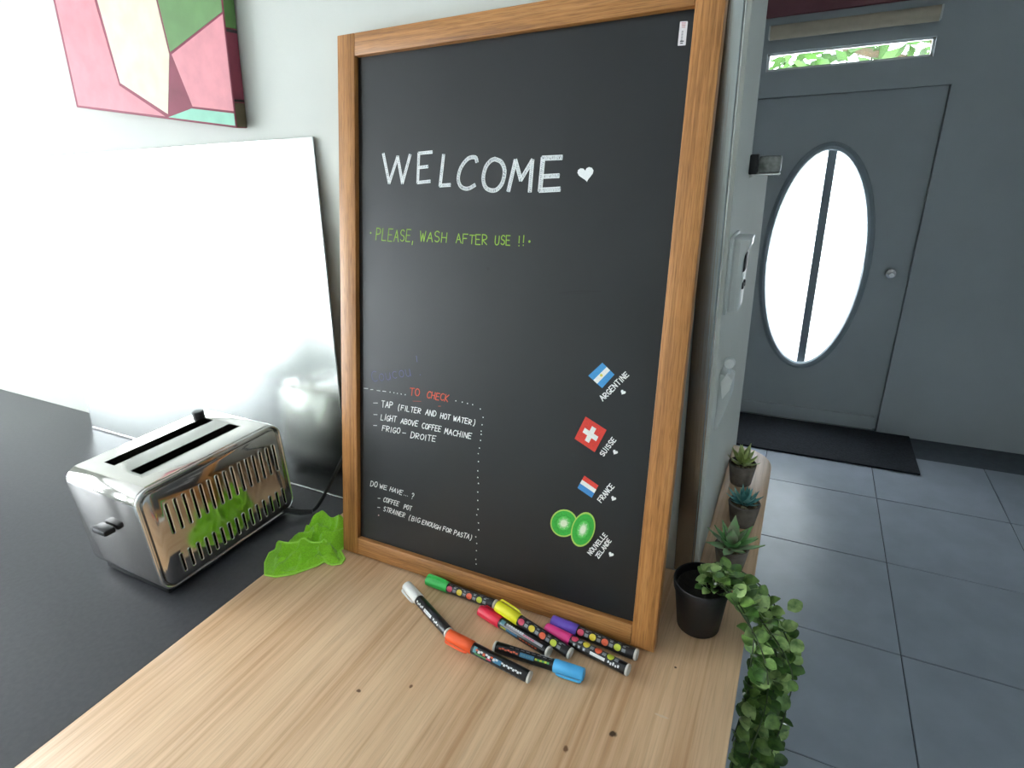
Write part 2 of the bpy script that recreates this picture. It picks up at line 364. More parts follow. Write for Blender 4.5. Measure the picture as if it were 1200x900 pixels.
# ------------------------------------------------------------------ worktops and base units
X0, X1, Y0 = -0.096, 0.742, -0.62
out = [(X0, Y0), (X1, Y0), (X1, 0.66)]
for k in range(1, 9):
    a = math.pi/2*k/8; out.append((X1-.085+.085*math.cos(a), 0.66+.085*math.sin(a)))
out += [(XW+.0013, .745), (XW+.0013, YW-.0065), (X0, YW-.0065)]
mb = MB(); mb.prism(out, lambda p, d: (p[0], p[1], d), -0.030, 0.0, 0.0015, 2)
top = mb.build('worktop', M_table); tag(top, 'light oak peninsula worktop carrying the chalkboard and markers, with narrow shelf behind', 'worktop')
ct = MB().box((XL+.002, Y0, -0.034), (X0-.0012, YW-.001, -0.0008), .002, 2).build('counter', M_dark); tag(ct, 'charcoal laminate kitchen counter carrying the toaster', 'counter')
def base_unit(name, x0, x1, y0, y1, label, ndoor, face):
    t = thing(name, ((x0+x1)/2, (y0+y1)/2, ZF), label, 'cabinet'); cx, cy = (x0+x1)/2, (y0+y1)/2
    ztop = TZ-.0345
    MB().box((x0-cx, y0-cy, .1), (x1-cx, y1-cy, ztop), .002, 1).build('body', M_cab, t)
    MB().box((x0-cx+.03, y0-cy+.05, .001), (x1-cx-.03, y1-cy, .1)).build('plinth', M_dark, t, smooth=False)
    wd = (x1-x0)/ndoor
    for k in range(ndoor):
        d = MB().box((x0-cx+wd*k+.003, y0-cy-.019, .105), (x0-cx+wd*(k+1)-.003, y0-cy-.0005, ztop-.004), .002, 1).build('door', M_cab, t)
        xx = x0-cx+wd*(k+.85); MB().tube([(xx, y0-cy-.02, .55), (xx, y0-cy-.045, .56), (xx, y0-cy-.045, .70), (xx, y0-cy-.02, .71)], .005, 8).build('handle', M_edge, d)
base_unit('base_cabinet', -0.09, 0.685, -0.56, YW-.01, 'white base cabinet under the oak worktop', 2, 'y')
base_unit('base_cabinet', -1.3, -0.10, -0.56, YW-.01, 'white base cabinet under the charcoal counter beside the oak worktop', 2, 'y')
base_unit('base_cabinet', XL+.01, -1.31, -0.56, YW-.01, 'white base cabinet under the charcoal counter against the window wall', 2, 'y')
br = thing('shelf_support', (XW+.03, .55, -.031), 'steel angle bracket carrying the narrow oak shelf on the hall wall', 'bracket')
MB().box((-.0285, -.02, -.1), (-.024, .02, 0), .001, 1).build('wall_plate', M_edge, br); MB().box((-.0285, -.02, -.005), (.045, .02, 0), .001, 1).build('arm', M_edge, br)

# ------------------------------------------------------------------ steel sheet leaning on the wall, painting above it
SH = 0.772; slean = math.asin(0.062/SH)
ss = thing('steel_sheet', (-0.112, 0.142, 0.0), 'large brushed stainless steel sheet leaning on the wall behind the toaster', 'steel sheet', rot=(-slean, 0, 0))
MB().box((-1.02, 0, 0), (0.0, .0018, SH), .0004, 1).build('sheet', M_steel, ss)
MB().box((-1.02, -.0025, 0.0), (0, -.0002, .005), .0006, 1).build('bottom_lip', M_edge, ss)
MB().box((0.0004, -.0010, 0), (0.0022, .0022, SH), .0004, 1).build('side_fold', mat('grey_steel_fold', '8F9493', 0.35, 1.0, var=0.08), ss)

ar = thing('painting', (-0.283, YW-.003, 0.793), 'unframed canvas painting of pink, green and maroon patches hanging askew', 'painting', rot=(0, R(8), 0))
pw, ph, pd = 0.52, 0.62, 0.026
MB().box((-pw, -pd, 0), (0, 0, ph), .002, 2).build('canvas', mat('canvas_maroon', '8E3B4E', 0.7, var=0.2, vscale=(25, 25, 25)), ar)
PM = {k: mat('paint_'+k, c, 0.65, var=0.15, vscale=(30, 30, 30)) for k, c in (('pink', 'D98A93'), ('green', '5E8A4A'), ('teal', '8CC7AE'), ('olive', '5A5038'), ('rose', 'C9606E'), ('cream', 'E2D6BE'), ('line', '2A2226'))}
def patch(poly, key):
    MB().prism(poly, lambda p, d: (p[0], -pd-d, p[1]), -.0004, .0005).build('painted_patch', PM[key], ar, smooth=False)
for poly, key in (([(-.003, .03), (-.003, .19), (-.16, .12), (-.12, .03)], 'pink'), ([(-.003, .194), (-.003, .42), (-.2, .36), (-.163, .124)], 'green'), ([(-.124, .026), (-.003, .026), (-.003, .004), (-.2, .004)], 'teal'),
                  ([(-.204, .36), (-.003, .424), (-.003, .61), (-.25, .61)], 'rose'), ([(-.167, .12), (-.205, .355), (-.38, .30), (-.34, .06), (-.2, .01)], 'cream'), ([(-.255, .61), (-.21, .364), (-.385, .305), (-.51, .4), (-.51, .61)], 'green'),
                  ([(-.39, .298), (-.345, .055), (-.21, .005), (-.51, .005), (-.51, .39)], 'pink')): patch(poly, key)
def side(z0, z1, key):
    MB().box((-.0004, -pd+.0015, z0), (.0006, -.0015, z1)).build('painted_edge', PM[key], ar, smooth=False)
side(.002, .045, 'olive'); side(.047, .051, 'line'); side(.163, .168, 'line'); side(.17, .40, 'green'); side(.402, .406, 'line')

# ------------------------------------------------------------------ chalkboard
BW, BH, SWD, RWD, BT = 0.62, 0.9327, 0.0363, 0.0347, 0.022
LEAN = R(11.49)
BO = Vector((0, -0.0035, BT*math.sin(LEAN)+.0002))
CB = thing('chalkboard', BO, 'large oak framed blackboard with marker writing, leaning on the white wall', 'chalkboard', rot=(-LEAN, 0, 0))
MB().box((0, 0, 0), (SWD, BT, BH), .0012, 2).build('stile', M_fr_v, CB)
MB().box((BW-SWD, 0, 0), (BW, BT, BH), .0012, 2).build('stile', M_fr_v, CB)
MB().box((SWD+.0003, .0003, BH-RWD), (BW-SWD-.0003, BT, BH), .0012, 2).build('top_rail', M_fr_h, CB)
MB().box((SWD+.0003, .0003, 0), (BW-SWD-.0003, BT, RWD), .0012, 2).build('bottom_rail', M_fr_h, CB)
PD = 0.010
PANEL = MB().box((SWD-.004, PD, RWD-.004), (BW-SWD+.004, PD+.006, BH-RWD+.004)).build('panel', M_board, CB, smooth=False)
BM = Matrix.Translation(BO) @ Matrix.Rotation(-LEAN, 4, 'X'); BMI = BM.inverted()
def bd(px, py):
    o = BMI @ CAM; d = BMI.to_3x3() @ ray(px, py); p = o + d*((PD-o.y)/d.y); return (p.x, p.z)
PXM = 0.00105   # rough metres per photo pixel on the board
def spline(c, n):
    out_ = []
    for i in range(len(c)-1):
        p0 = c[max(i-1, 0)]; p1 = c[i]; p2 = c[i+1]; p3 = c[min(i+2, len(c)-1)]
        for k in range(n):
            t = k/n; out_.append(.5*((2*p1)+(p2-p0)*t+(2*p0-5*p1+4*p2-p3)*t*t+(-p0+3*p1-3*p2+p3)*t**3))
    out_.append(c[-1]); return out_
class Ink:
    """flat marker strokes lying on the panel"""
    def __init__(s): s.v = []; s.f = []; s.lay = 0.0003
    def poly(s, pts, lift=0.0):
        n = len(s.v); s.v += [(p[0], PD-s.lay-lift, p[1]) for p in pts]; s.f.append(tuple(range(n, n+len(pts)))); return s
    def stroke(s, pts, wd, lift=0.0):
        P = [Vector(p) for p in pts]
        for i in range(len(P)-1):
            d = P[i+1]-P[i]
            if d.length < 1e-6: continue
            d.normalize(); n = Vector((-d.y, d.x))*wd/2; e = d*wd*.35
            s.poly([P[i]-e-n, P[i]-e+n, P[i+1]+e+n, P[i+1]+e-n], lift+i*2e-6)
        return s
    def dot(s, c, r, lift=0.0, n=10): return s.poly([(c[0]+r*math.cos(2*math.pi*k/n), c[1]+r*math.sin(2*math.pi*k/n)) for k in range(n)], lift)
    def build(s, name, m, parent, label=None):
        me = bpy.data.meshes.new(name); me.from_pydata(s.v, [], s.f); me.update(); o = place(name, me, m, parent)
        if label: o['label'] = label
        return o
def arc(cx, cy, rx, ry, a0, a1, n=8): return [(cx+rx*math.cos(R(a0+(a1-a0)*k/n)), cy+ry*math.sin(R(a0+(a1-a0)*k/n))) for k in range(n+1)]
GL = {
 'A': [[(0, 0), (.5, 1), (1, 0)], [(.2, .38), (.8, .38)]], 'B': [[(0, 0), (0, 1)]+arc(.3, .76, .55, .24, 90, -90, 6)+[(0, .52)], [(0, .52)]+arc(.35, .26, .6, .26, 90, -90, 6)+[(0, 0)]],
 'C': [arc(.6, .5, .6, .5, 50, 310, 10)], 'D': [[(0, 0), (0, 1)]+arc(.2, .5, .75, .5, 90, -90, 8)+[(0, 0)]], 'E': [[(.9, 1), (0, 1), (0, 0), (.9, 0)], [(0, .52), (.75, .52)]],
 'F': [[(.95, 1), (0, 1), (0, 0)], [(0, .55), (.75, .55)]], 'G': [arc(.55, .5, .55, .5, 50, 350, 10)+[(.55, .42)]], 'H': [[(0, 0), (0, 1)], [(.9, 0), (.9, 1)], [(0, .5), (.9, .5)]],
 'I': [[(.5, 0), (.5, 1)]], 'K': [[(0, 0), (0, 1)], [(.9, 1), (.05, .45), (.9, 0)]], 'L': [[(0, 1), (0, 0), (.9, 0)]], 'M': [[(0, 0), (.15, 1), (.5, .35), (.85, 1), (1, 0)]],
 'N': [[(0, 0), (0, 1), (.9, 0), (.9, 1)]], 'O': [arc(.5, .5, .5, .5, 90, 450, 12)], 'P': [[(0, 0), (0, 1)]+arc(.35, .74, .55, .26, 90, -90, 6)+[(0, .48)]],
 'R': [[(0, 0), (0, 1)]+arc(.35, .74, .55, .26, 90, -90, 6)+[(0, .48), (.9, 0)]], 'S': [arc(.5, .75, .42, .25, 30, 250, 7)+arc(.5, .25, .42, .25, 80, -150, 7)],
 'T': [[(0, 1), (1, 1)], [(.5, 1), (.5, 0)]], 'U': [[(0, 1)]+arc(.45, .35, .45, .35, 180, 360, 8)+[(.9, 1)]], 'V': [[(0, 1), (.5, 0), (1, 1)]],
 'W': [[(0, 1), (.25, 0), (.5, .75), (.75, 0), (1, 1)]], 'X': [[(0, 0), (1, 1)], [(0, 1), (1, 0)]], 'Z': [[(0, 1), (.95, 1), (0, 0), (.95, 0)]],
 '(': [arc(1.15, .45, 1.1, .85, 130, 230, 6)], ')': [arc(-.15, .45, 1.1, .85, 50, -50, 6)], '?': [arc(.45, .75, .4, .27, 160, -70, 8)+[(.45, .3)], [(.45, .06), (.45, 0)]],
 '!': [[(.6, 1.05), (.45, .32)], [(.42, .06), (.42, 0)]], ',': [[(.4, .1), (.25, -.2)]], '-': [[(0, .5), (.9, .5)]], '.': [[(.4, .04), (.5, .04)]],
 'o': [arc(.5, .33, .45, .33, 90, 450, 10)], 'u': [[(.05, .65)]+arc(.45, .25, .4, .25, 180, 360, 6)+[(.85, .65), (.9, 0)]], 'c': [arc(.55, .33, .5, .33, 50, 310, 8)]}
random.seed(11)
def text(ink, s, x0, y0, x1, y1, h, wpx=1.1, up=None, gap=0.32):
    """handwriting between two baseline pixels of the photo, then carried onto the panel plane"""
    base = Vector((x1-x0, y1-y0)); L = base.length; t = base.normalized(); u = Vector(up) if up else Vector((t.y, -t.x))
    if u.y > 0 and not up: u = -u
    wd = [0.45 if ch in '!.,I' else 0.7 if ch in '()' else 1.0 for ch in s]; tot = sum(wd)+gap*(len(s)-1); k = L/tot; x = 0
    for ch, cw in zip(s, wd):
        dy = random.uniform(-.05, .05)*h; hh = h*random.uniform(.92, 1.08); sl = random.uniform(-.05, .1)
        for ln in GL[ch]:
            pts = []
            for (a, b) in ln:
                q = Vector((x0, y0)) + t*((x+a*cw+sl*b)*k) + u*(b*hh+dy); pts.append(bd(q.x, q.y))
            ink.stroke(pts, wpx*PXM)
        x += cw+gap
def pxs(ink, pts, wpx, lift=0.0): ink.stroke([bd(*p) for p in pts], wpx*PXM, lift)
def pxdot(ink, p, rpx, lift=0.0): ink.dot(bd(*p), rpx*PXM, lift)
def heart(ink, cx, cy, sz, rot=0.0, lift=0.0):
    pts = []
    for k in range(20):
        a = 2*math.pi*k/20; x = .5*(math.sin(a)**3)*1.0; yv = -(13*math.cos(a)-5*math.cos(2*a)-2*math.cos(3*a)-math.cos(4*a))/32
        c, s_ = math.cos(rot), math.sin(rot); pts.append(bd(cx+sz*(x*c-yv*s_), cy+sz*(x*s_+yv*c)))
    n = len(pts); cxm = sum(p[0] for p in pts)/n; cym = sum(p[1] for p in pts)/n
    for k in range(n): ink.poly([(cxm, cym), pts[k], pts[(k+1) % n]], lift)
I_w = mat('marker_white', 'EEF0EE', 0.75, var=0.12, vscale=(900, 900, 900)); I_g = mat('marker_lime', '97C23C', 0.75, var=0.35, vscale=(700, 700, 700)); I_v = mat('marker_violet_faint', '5C5A92', 0.75, var=0.3, vscale=(700, 700, 700))
I_o = mat('marker_orange_red', 'D9563A', 0.75, var=0.25, vscale=(700, 700, 700)); I_h = chalk('marker_white_hatched', 'C9CED0', '54595C', 0.42)
# WELCOME: hollow letters hatched in
def c4(x, y): return (420+x/4, 150+y/4)
WEL = [[(118, 122), (145, 258), (185, 135), (207, 258), (243, 127)], [(345, 113), (284, 119), (279, 256), (336, 250)], [(282, 186), (325, 181)],
       [(400, 127), (384, 270), (430, 267)], [(556, 158), (548, 138), (515, 144), (482, 185), (469, 235), (478, 270), (500, 284), (522, 282), (546, 268)],
       [(640, 146), (670, 160), (686, 200), (676, 255), (650, 288), (620, 292), (595, 275), (586, 235), (597, 185), (620, 155), (640, 146)],
       [(704, 294), (737, 152), (762, 243), (816, 152), (804, 297)], [(952, 138), (866, 142), (852, 292), (942, 287)], [(858, 228), (938, 224)]]
WEDW = [4.2, 3.8, 3.8, 4.4, 4.6, 5.0, 5.0, 5.8, 5.2]
fi, ol = Ink(), Ink()
for ln, wpx in zip(WEL, WEDW):
    if len(ln) > 6:
        sm_in = [Vector((*p, 0)) for p in ln]; ln = [(v.x, v.y) for v in spline(sm_in, 4)]
    P = [bd(*c4(*p)) for p in ln]; fi.stroke(P, wpx*PXM)
    V = [Vector(p) for p in P]
    for i in range(len(V)-1):
        d = (V[i+1]-V[i]).normalized(); n = Vector((-d.y, d.x))*wpx*PXM*.5; e = d*wpx*PXM*.2
        for s in (-1, 1): ol.stroke([V[i]+n*s-e, V[i+1]+n*s+e], 1.0*PXM, .0002)
        for j in range(int((V[i+1]-V[i]).length/(2.6*PXM))):      # hatch ticks
            c = V[i]+d*(j+.5)*2.6*PXM; ol.stroke([c-n-d*PXM, c+n+d*PXM], random.uniform(.5, 1.2)*PXM, .0001)
W = fi.build('welcome_lettering', I_h, CB, 'hand lettered white word WELCOME'); ol.build('lettering_outline', I_w, W)
k = Ink(); heart(k, 686.5, 203.5, 19, -.15); k.build('heart', I_w, CB, 'white painted heart')
k = Ink()
for a in (("PLEASE,", 440.5, 281, 485, 284, 13.5), ("WASH", 492, 283, 523.5, 284.5, 11.5), ("AFTER", 534.5, 285, 571, 286.5, 11), ("USE", 580, 286.5, 598, 287.5, 10.5), ("!!", 607, 288, 615, 288, 11)): text(k, *a, wpx=1.5)
pxdot(k, (434.5, 273), 1.5); pxdot(k, (620.5, 283), 1.9); k.build('wash_note', I_g, CB, 'lime green handwriting: please, wash after use')
k = Ink(); text(k, 'Coucou', 437, 448, 482, 440, 12, .9); pxs(k, [(488, 417), (489, 424)], .9); pxdot(k, (492.5, 439), .8); k.build('greeting_note', I_v, CB, 'faint violet handwriting: coucou')
k = Ink(); text(k, 'TO', 480, 463, 491.5, 464, 8, 1.6); text(k, 'CHECK', 500, 466, 525, 470.5, 7.8, 1.6); pxs(k, [(484, 470), (493.5, 470.3)], .5); pxs(k, [(513.7, 476), (516.5, 476)], .6)
k.build('check_heading', I_o, CB, 'orange red heading: to check')
c5 = lambda x, y: (420+x/6.667, 410+y/6.667); c6 = lambda x, y: (420+x/6.43, 540+y/6.43)
k = Ink()
for a, b in (((45, 300), (75, 302)), ((95, 310), (115, 310)), ((145, 317), (170, 320)), ((190, 322), (215, 325))): pxs(k, [c5(*a), c5(*b)], 1.2)
for p in ((248, 330), (278, 335), (305, 340), (335, 345), (367, 350)): pxdot(k, c5(*p), 1.0)
k.build('dashed_line', I_w, CB, 'white dashes before the orange heading')['kind'] = 'stuff'
k = Ink()
for p in ((762, 398), (812, 408), (853, 418), (893, 428), (953, 462)): pxdot(k, c5(*p), 1.0)
k.build('dotted_line', I_w, CB, 'white dots after the orange heading')['kind'] = 'stuff'
k = Ink()
for p in ((975, 527), (967, 585), (960, 635), (960, 660), (955, 707), (946, 767), (937, 810)): pxdot(k, c5(*p), 1.0)
for p in ((905, 5), (900, 75), (900, 125), (905, 170), (900, 235), (900, 298), (902, 365), (893, 407), (905, 468), (907, 520), (885, 573), (892, 622), (890, 677), (885, 742), (888, 778)): pxdot(k, c6(*p), 1.15)
k.build('dotted_line', I_w, CB, 'column of white dots right of the lists')['kind'] = 'stuff'
k = Ink()
for a in (("TAP", 447, 476.8, 460, 478, 7.2), ("(FILTER", 466.5, 480, 492.7, 484.8, 6), ("AND", 498.5, 486, 510.7, 488.4, 6), ("HOT", 516, 489.8, 527, 492, 6), ("WATER)", 531, 493, 556, 498.3, 6),
          ("LIGHT", 446.3, 491.8, 464, 494.6, 6.6), ("ABOVE", 469.5, 496, 489.3, 499.8, 6), ("COFFEE", 494.3, 501.8, 516.3, 506, 6), ("MACHINE", 520.8, 508, 552, 514.3, 6.2),
          ("FRIGO", 447.8, 504.8, 468.3, 508, 6.4), ("DROITE", 481.2, 513, 510.3, 517.8, 6.6)): text(k, *a, wpx=1.35)
for a, b in (((118, 415), (150, 415)), ((120, 505), (148, 506)), ((118, 590), (145, 591)), ((345, 648), (372, 651))): pxs(k, [c5(*a), c5(*b)], 1.1)
k.build('check_list', I_w, CB, 'white handwritten list of things to check')
k = Ink()
for a in (("DO", 434, 569.5, 441.8, 571, 6), ("WE", 444.6, 572, 453.4, 574, 5), ("HAVE", 456.5, 575.3, 471, 580, 5.2), ("?", 481.6, 584, 484.4, 584.6, 6.5), ("COFFEE", 449, 587.6, 467, 593, 5), ("POT", 473, 596.2, 481.7, 598.4, 5),
          ("STRAINER", 449, 598.5, 474, 606.3, 5.2), ("(BIG", 478.8, 608.8, 491.5, 612.8, 5.4), ("ENOUGH", 494.3, 613.8, 515.6, 621, 5), ("FOR", 518.7, 621.8, 528.5, 625, 5), ("PASTA)", 531.7, 626.5, 552, 632.5, 5.4)): text(k, *a, wpx=1.25)
for p in ((345, 258), (357, 262), (370, 265)): pxdot(k, c6(*p), .7)
for a, b in (((148, 282), (165, 283)), ((145, 350), (163, 352))): pxs(k, [c6(*a), c6(*b)], 1.1)
k.build('question_list', I_w, CB, 'white handwritten question: do we have')
k = Ink(); pxdot(k, c6(153, 410), 1.4); k.build('bullet_dot', mat('marker_pinkish', 'D8B4B4', 0.75, var=0.1), CB)
# drawings: flags and kiwi slices
c7 = lambda x, y: (630+x/3.4625, 410+y/3.4625)
def lerp(a, b, t): return (a[0]+(b[0]-a[0])*t, a[1]+(b[1]-a[1])*t)
def band(q, t0, t1, lift=0.0):   # q corners A,B,C,D: bands run along A-B, t goes from A-B towards D-C
    A, B, C, D = q; k = Ink(); k.poly([bd(*c7(*lerp(A, D, t0))), bd(*c7(*lerp(B, C, t0))), bd(*c7(*lerp(B, C, t1))), bd(*c7(*lerp(A, D, t1)))], lift); return k
def paint(n, c, v=0.14): return mat('paint_marker_'+n, c, 0.7, var=v, vscale=(500, 500, 500))
q = [(206, 105), (263, 52), (312, 100), (262, 155)]
f = band(q, 0, .36).build('argentine_flag', paint('sky', '3E92CC'), CB, 'drawn flag with blue, white and blue stripes')
band(q, .36, .64).build('stripe', paint('white', 'E6E8E2'), f); band(q, .64, 1).build('stripe', paint('sky', '3E92CC'), f)
k = Ink(); pxdot(k, c7(259, 103), 2.2, .0003); k.build('sun', paint('yellow', 'D8CE5A'), f)
q = [(195, 270), (280, 325), (232, 415), (150, 360)]
f = band(q, 0, 1).build('swiss_flag', paint('red', 'D93A2C', .2), CB, 'drawn red flag with a white cross')
k = Ink()
A, B, C, D = q
def uv(a, b): return bd(*c7(*lerp(lerp(A, B, a), lerp(D, C, a), b)))
k.poly([uv(.41, .18), uv(.61, .18), uv(.61, .82), uv(.41, .82)], .0003); k.poly([uv(.18, .40), uv(.84, .40), uv(.84, .60), uv(.18, .60)], .0004); k.build('cross', paint('white', 'E6E8E2'), f)
q = [(190, 510), (247, 550), (220, 600), (162, 560)]
f = band(q, 0, .33).build('french_flag', paint('red', 'D93A2C', .2), CB, 'drawn flag with red, white and blue stripes')
band(q, .33, .62).build('stripe', paint('white', 'E6E8E2'), f); band(q, .62, 1).build('stripe', paint('blue', '3C86C6'), f)
def kiwi(cx, cy, rx, ry, rot, lift):
    def ell(s, n=28): return [bd(*c7(cx+s*(rx*math.cos(a)*math.cos(rot)-ry*math.sin(a)*math.sin(rot)), cy+s*(rx*math.cos(a)*math.sin(rot)+ry*math.sin(a)*math.cos(rot)))) for a in (2*math.pi*i/n for i in range(n))]
    k = Ink(); k.poly(ell(1), lift); o = k.build('kiwi_slice', paint('lime_rim', 'A8C95A'), CB, 'drawn green kiwi slice with black seeds')
    k = Ink(); k.poly(ell(.90), lift+.0002); k.build('flesh', paint('kiwi_green', '35B23C', .25), o)
    k = Ink(); k.poly(ell(.50), lift+.0004); k.build('inner_flesh', paint('kiwi_pale', '5CCB5A', .25), o)
    k = Ink()
    for i in range(16):
        a = 2*math.pi*i/16+.1; e1 = .22; e2 = .34+.06*(i % 2)
        p = [bd(*c7(cx+s*(rx*math.cos(a)*math.cos(rot)-ry*math.sin(a)*math.sin(rot)), cy+s*(rx*math.cos(a)*math.sin(rot)+ry*math.sin(a)*math.cos(rot)))) for s in (e1, e2)]; k.stroke(p, .9*PXM, lift+.0008)
    k.poly(ell(.24), lift+.0006); k.build('core', paint('kiwi_core', 'E2EDCF'), o)
    k = Ink()
    for i in range(22):
        a = 2*math.pi*i/22; s = .56+.08*(i % 2); k.dot(bd(*c7(cx+s*(rx*math.cos(a)*math.cos(rot)-ry*math.sin(a)*math.sin(rot)), cy+s*(rx*math.cos(a)*math.sin(rot)+ry*math.sin(a)*math.cos(rot)))), .62*PXM, lift+.001, 6)
    k.build('seeds', paint('seed', '123018'), o)
kiwi(107, 703, 55, 56, .2, 0); kiwi(186, 727, 47, 72, .30, .0014)
for nm, rows, (hx, hy) in (('argentine_name', (('ARGENTINE', (266, 208), (372, 103), 6.2, 1.45),), (347, 172)), ('swiss_name', (('SUISSE', (268, 433), (319, 366), 6, 1.4),), (315, 415)),
                           ('french_name', (('FRANCE', (259, 620), (312, 555), 6, 1.4),), (308, 603)), ('new_zealand_name', (('NOUVELLE', (217, 833), (283, 752), 5.6, 1.3), ('ZELANDE', (247, 846), (301, 775), 5.2, 1.3)), (298, 830))):
    k = Ink()
    for (t_, a, b, h, wpx) in rows: A, B = c7(*a), c7(*b); text(k, t_, A[0], A[1], B[0], B[1], h, wpx)
    o = k.build(nm, I_w, CB, 'white handwritten country name'); k = Ink(); p = c7(hx, hy); heart(k, p[0], p[1], 6.2, .5); k.build('small_heart', I_w, o)
# paper sticker in the corner, rubbed smears on the paint
cs = lambda x, y: (790+x/12.86, y/12.86)
k = Ink(); k.poly([bd(*cs(*p)) for p in ((96, 325), (200, 320), (207, 330), (174, 676), (166, 685), (60, 690), (54, 680), (90, 333))]); st = k.build('sticker', mat('label_paper', 'E3E0E2', 0.5, var=0.04), CB, 'small white paper sticker')
k = Ink()
for i in range(5): pxs(k, [cs(122+i*1-8, 345+i*18), cs(176-i*2, 343+i*18)], .45, .0002)
k.build('red_print', paint('label_red', 'B8545C'), st)
k = Ink()
for i in range(9): pxs(k, [cs(118-i*2, 470+i*18), cs(140-i*2, 470+i*18)], .5, .0002)
pxs(k, [cs(95, 625), cs(140, 622)], 1.2, .0002); pxs(k, [cs(97, 655), cs(128, 653)], 1.2, .0002); k.build('black_print', paint('label_black', '3A3638'), st)
sm = mat('rubbed_smear', '15171A', 0.6, var=0.2)
k = Ink(); pxs(k, [(655, 343.5), (668, 342), (684, 341), (704, 341.5)], 1.6); pxs(k, [(660, 345), (690, 343)], 1.0, .0001); k.build('smear', sm, CB)
k = Ink(); pxdot(k, (572, 315), 2.6); k.build('smear', sm, CB)

# ------------------------------------------------------------------ markers
def cap_col(n, c): return mat('cap_'+n, c, 0.38, var=0.05, vscale=(60, 60, 60))
M_barrel = mat('marker_barrel_black', '15161A', 0.32, var=0.2, vscale=(60, 60, 60)); M_plug = mat('marker_plug_white', 'D9D6CE', 0.45, var=0.06)
PR = {k: mat('print_'+k, c, 0.4, var=0.1, vscale=(300, 300, 300)) for k, c in (('pink', 'D64A66'), ('yellow', 'E0C93C'), ('orange', 'E2603A'), ('lime', 'BFCB3E'), ('grey', '7C8086'), ('white', 'DADDDD'), ('blue', '3C7FA8'), ('green', '4FA05A'), ('teal', '5E93A0'), ('silver', 'A9A3AC'))}
RB = .0088; HM = .0100
def cyl_patch(mb, t, ang, hl, hw, shape='rect', lift=.00025, n=12):
    """print patch wrapped on the barrel: t along x, ang around, hl half length, hw half width in metres"""
    r = RB+lift; pts = []
    if shape == 'disc': uv_ = [(hl*math.cos(2*math.pi*k/n), hw*math.sin(2*math.pi*k/n)) for k in range(n)]
    else: uv_ = [(-hl, -hw), (-hl, -hw/3), (-hl, hw/3), (-hl, hw), (hl, hw), (hl, hw/3), (hl, -hw/3), (hl, -hw)]
    def P(a, b): th = ang+b/r; return (t+a, -r*math.sin(th), HM+r*math.cos(th))
    if shape == 'disc':
        c = P(0, 0); v = [P(*q_) for q_ in uv_]; mb.add([c]+v, [(0, i+1, (i+1) % n+1) for i in range(n)])
    else: mb.add([P(*q_) for q_ in uv_], [(0, 7, 6, 1), (1, 6, 5, 2), (2, 5, 4, 3)])
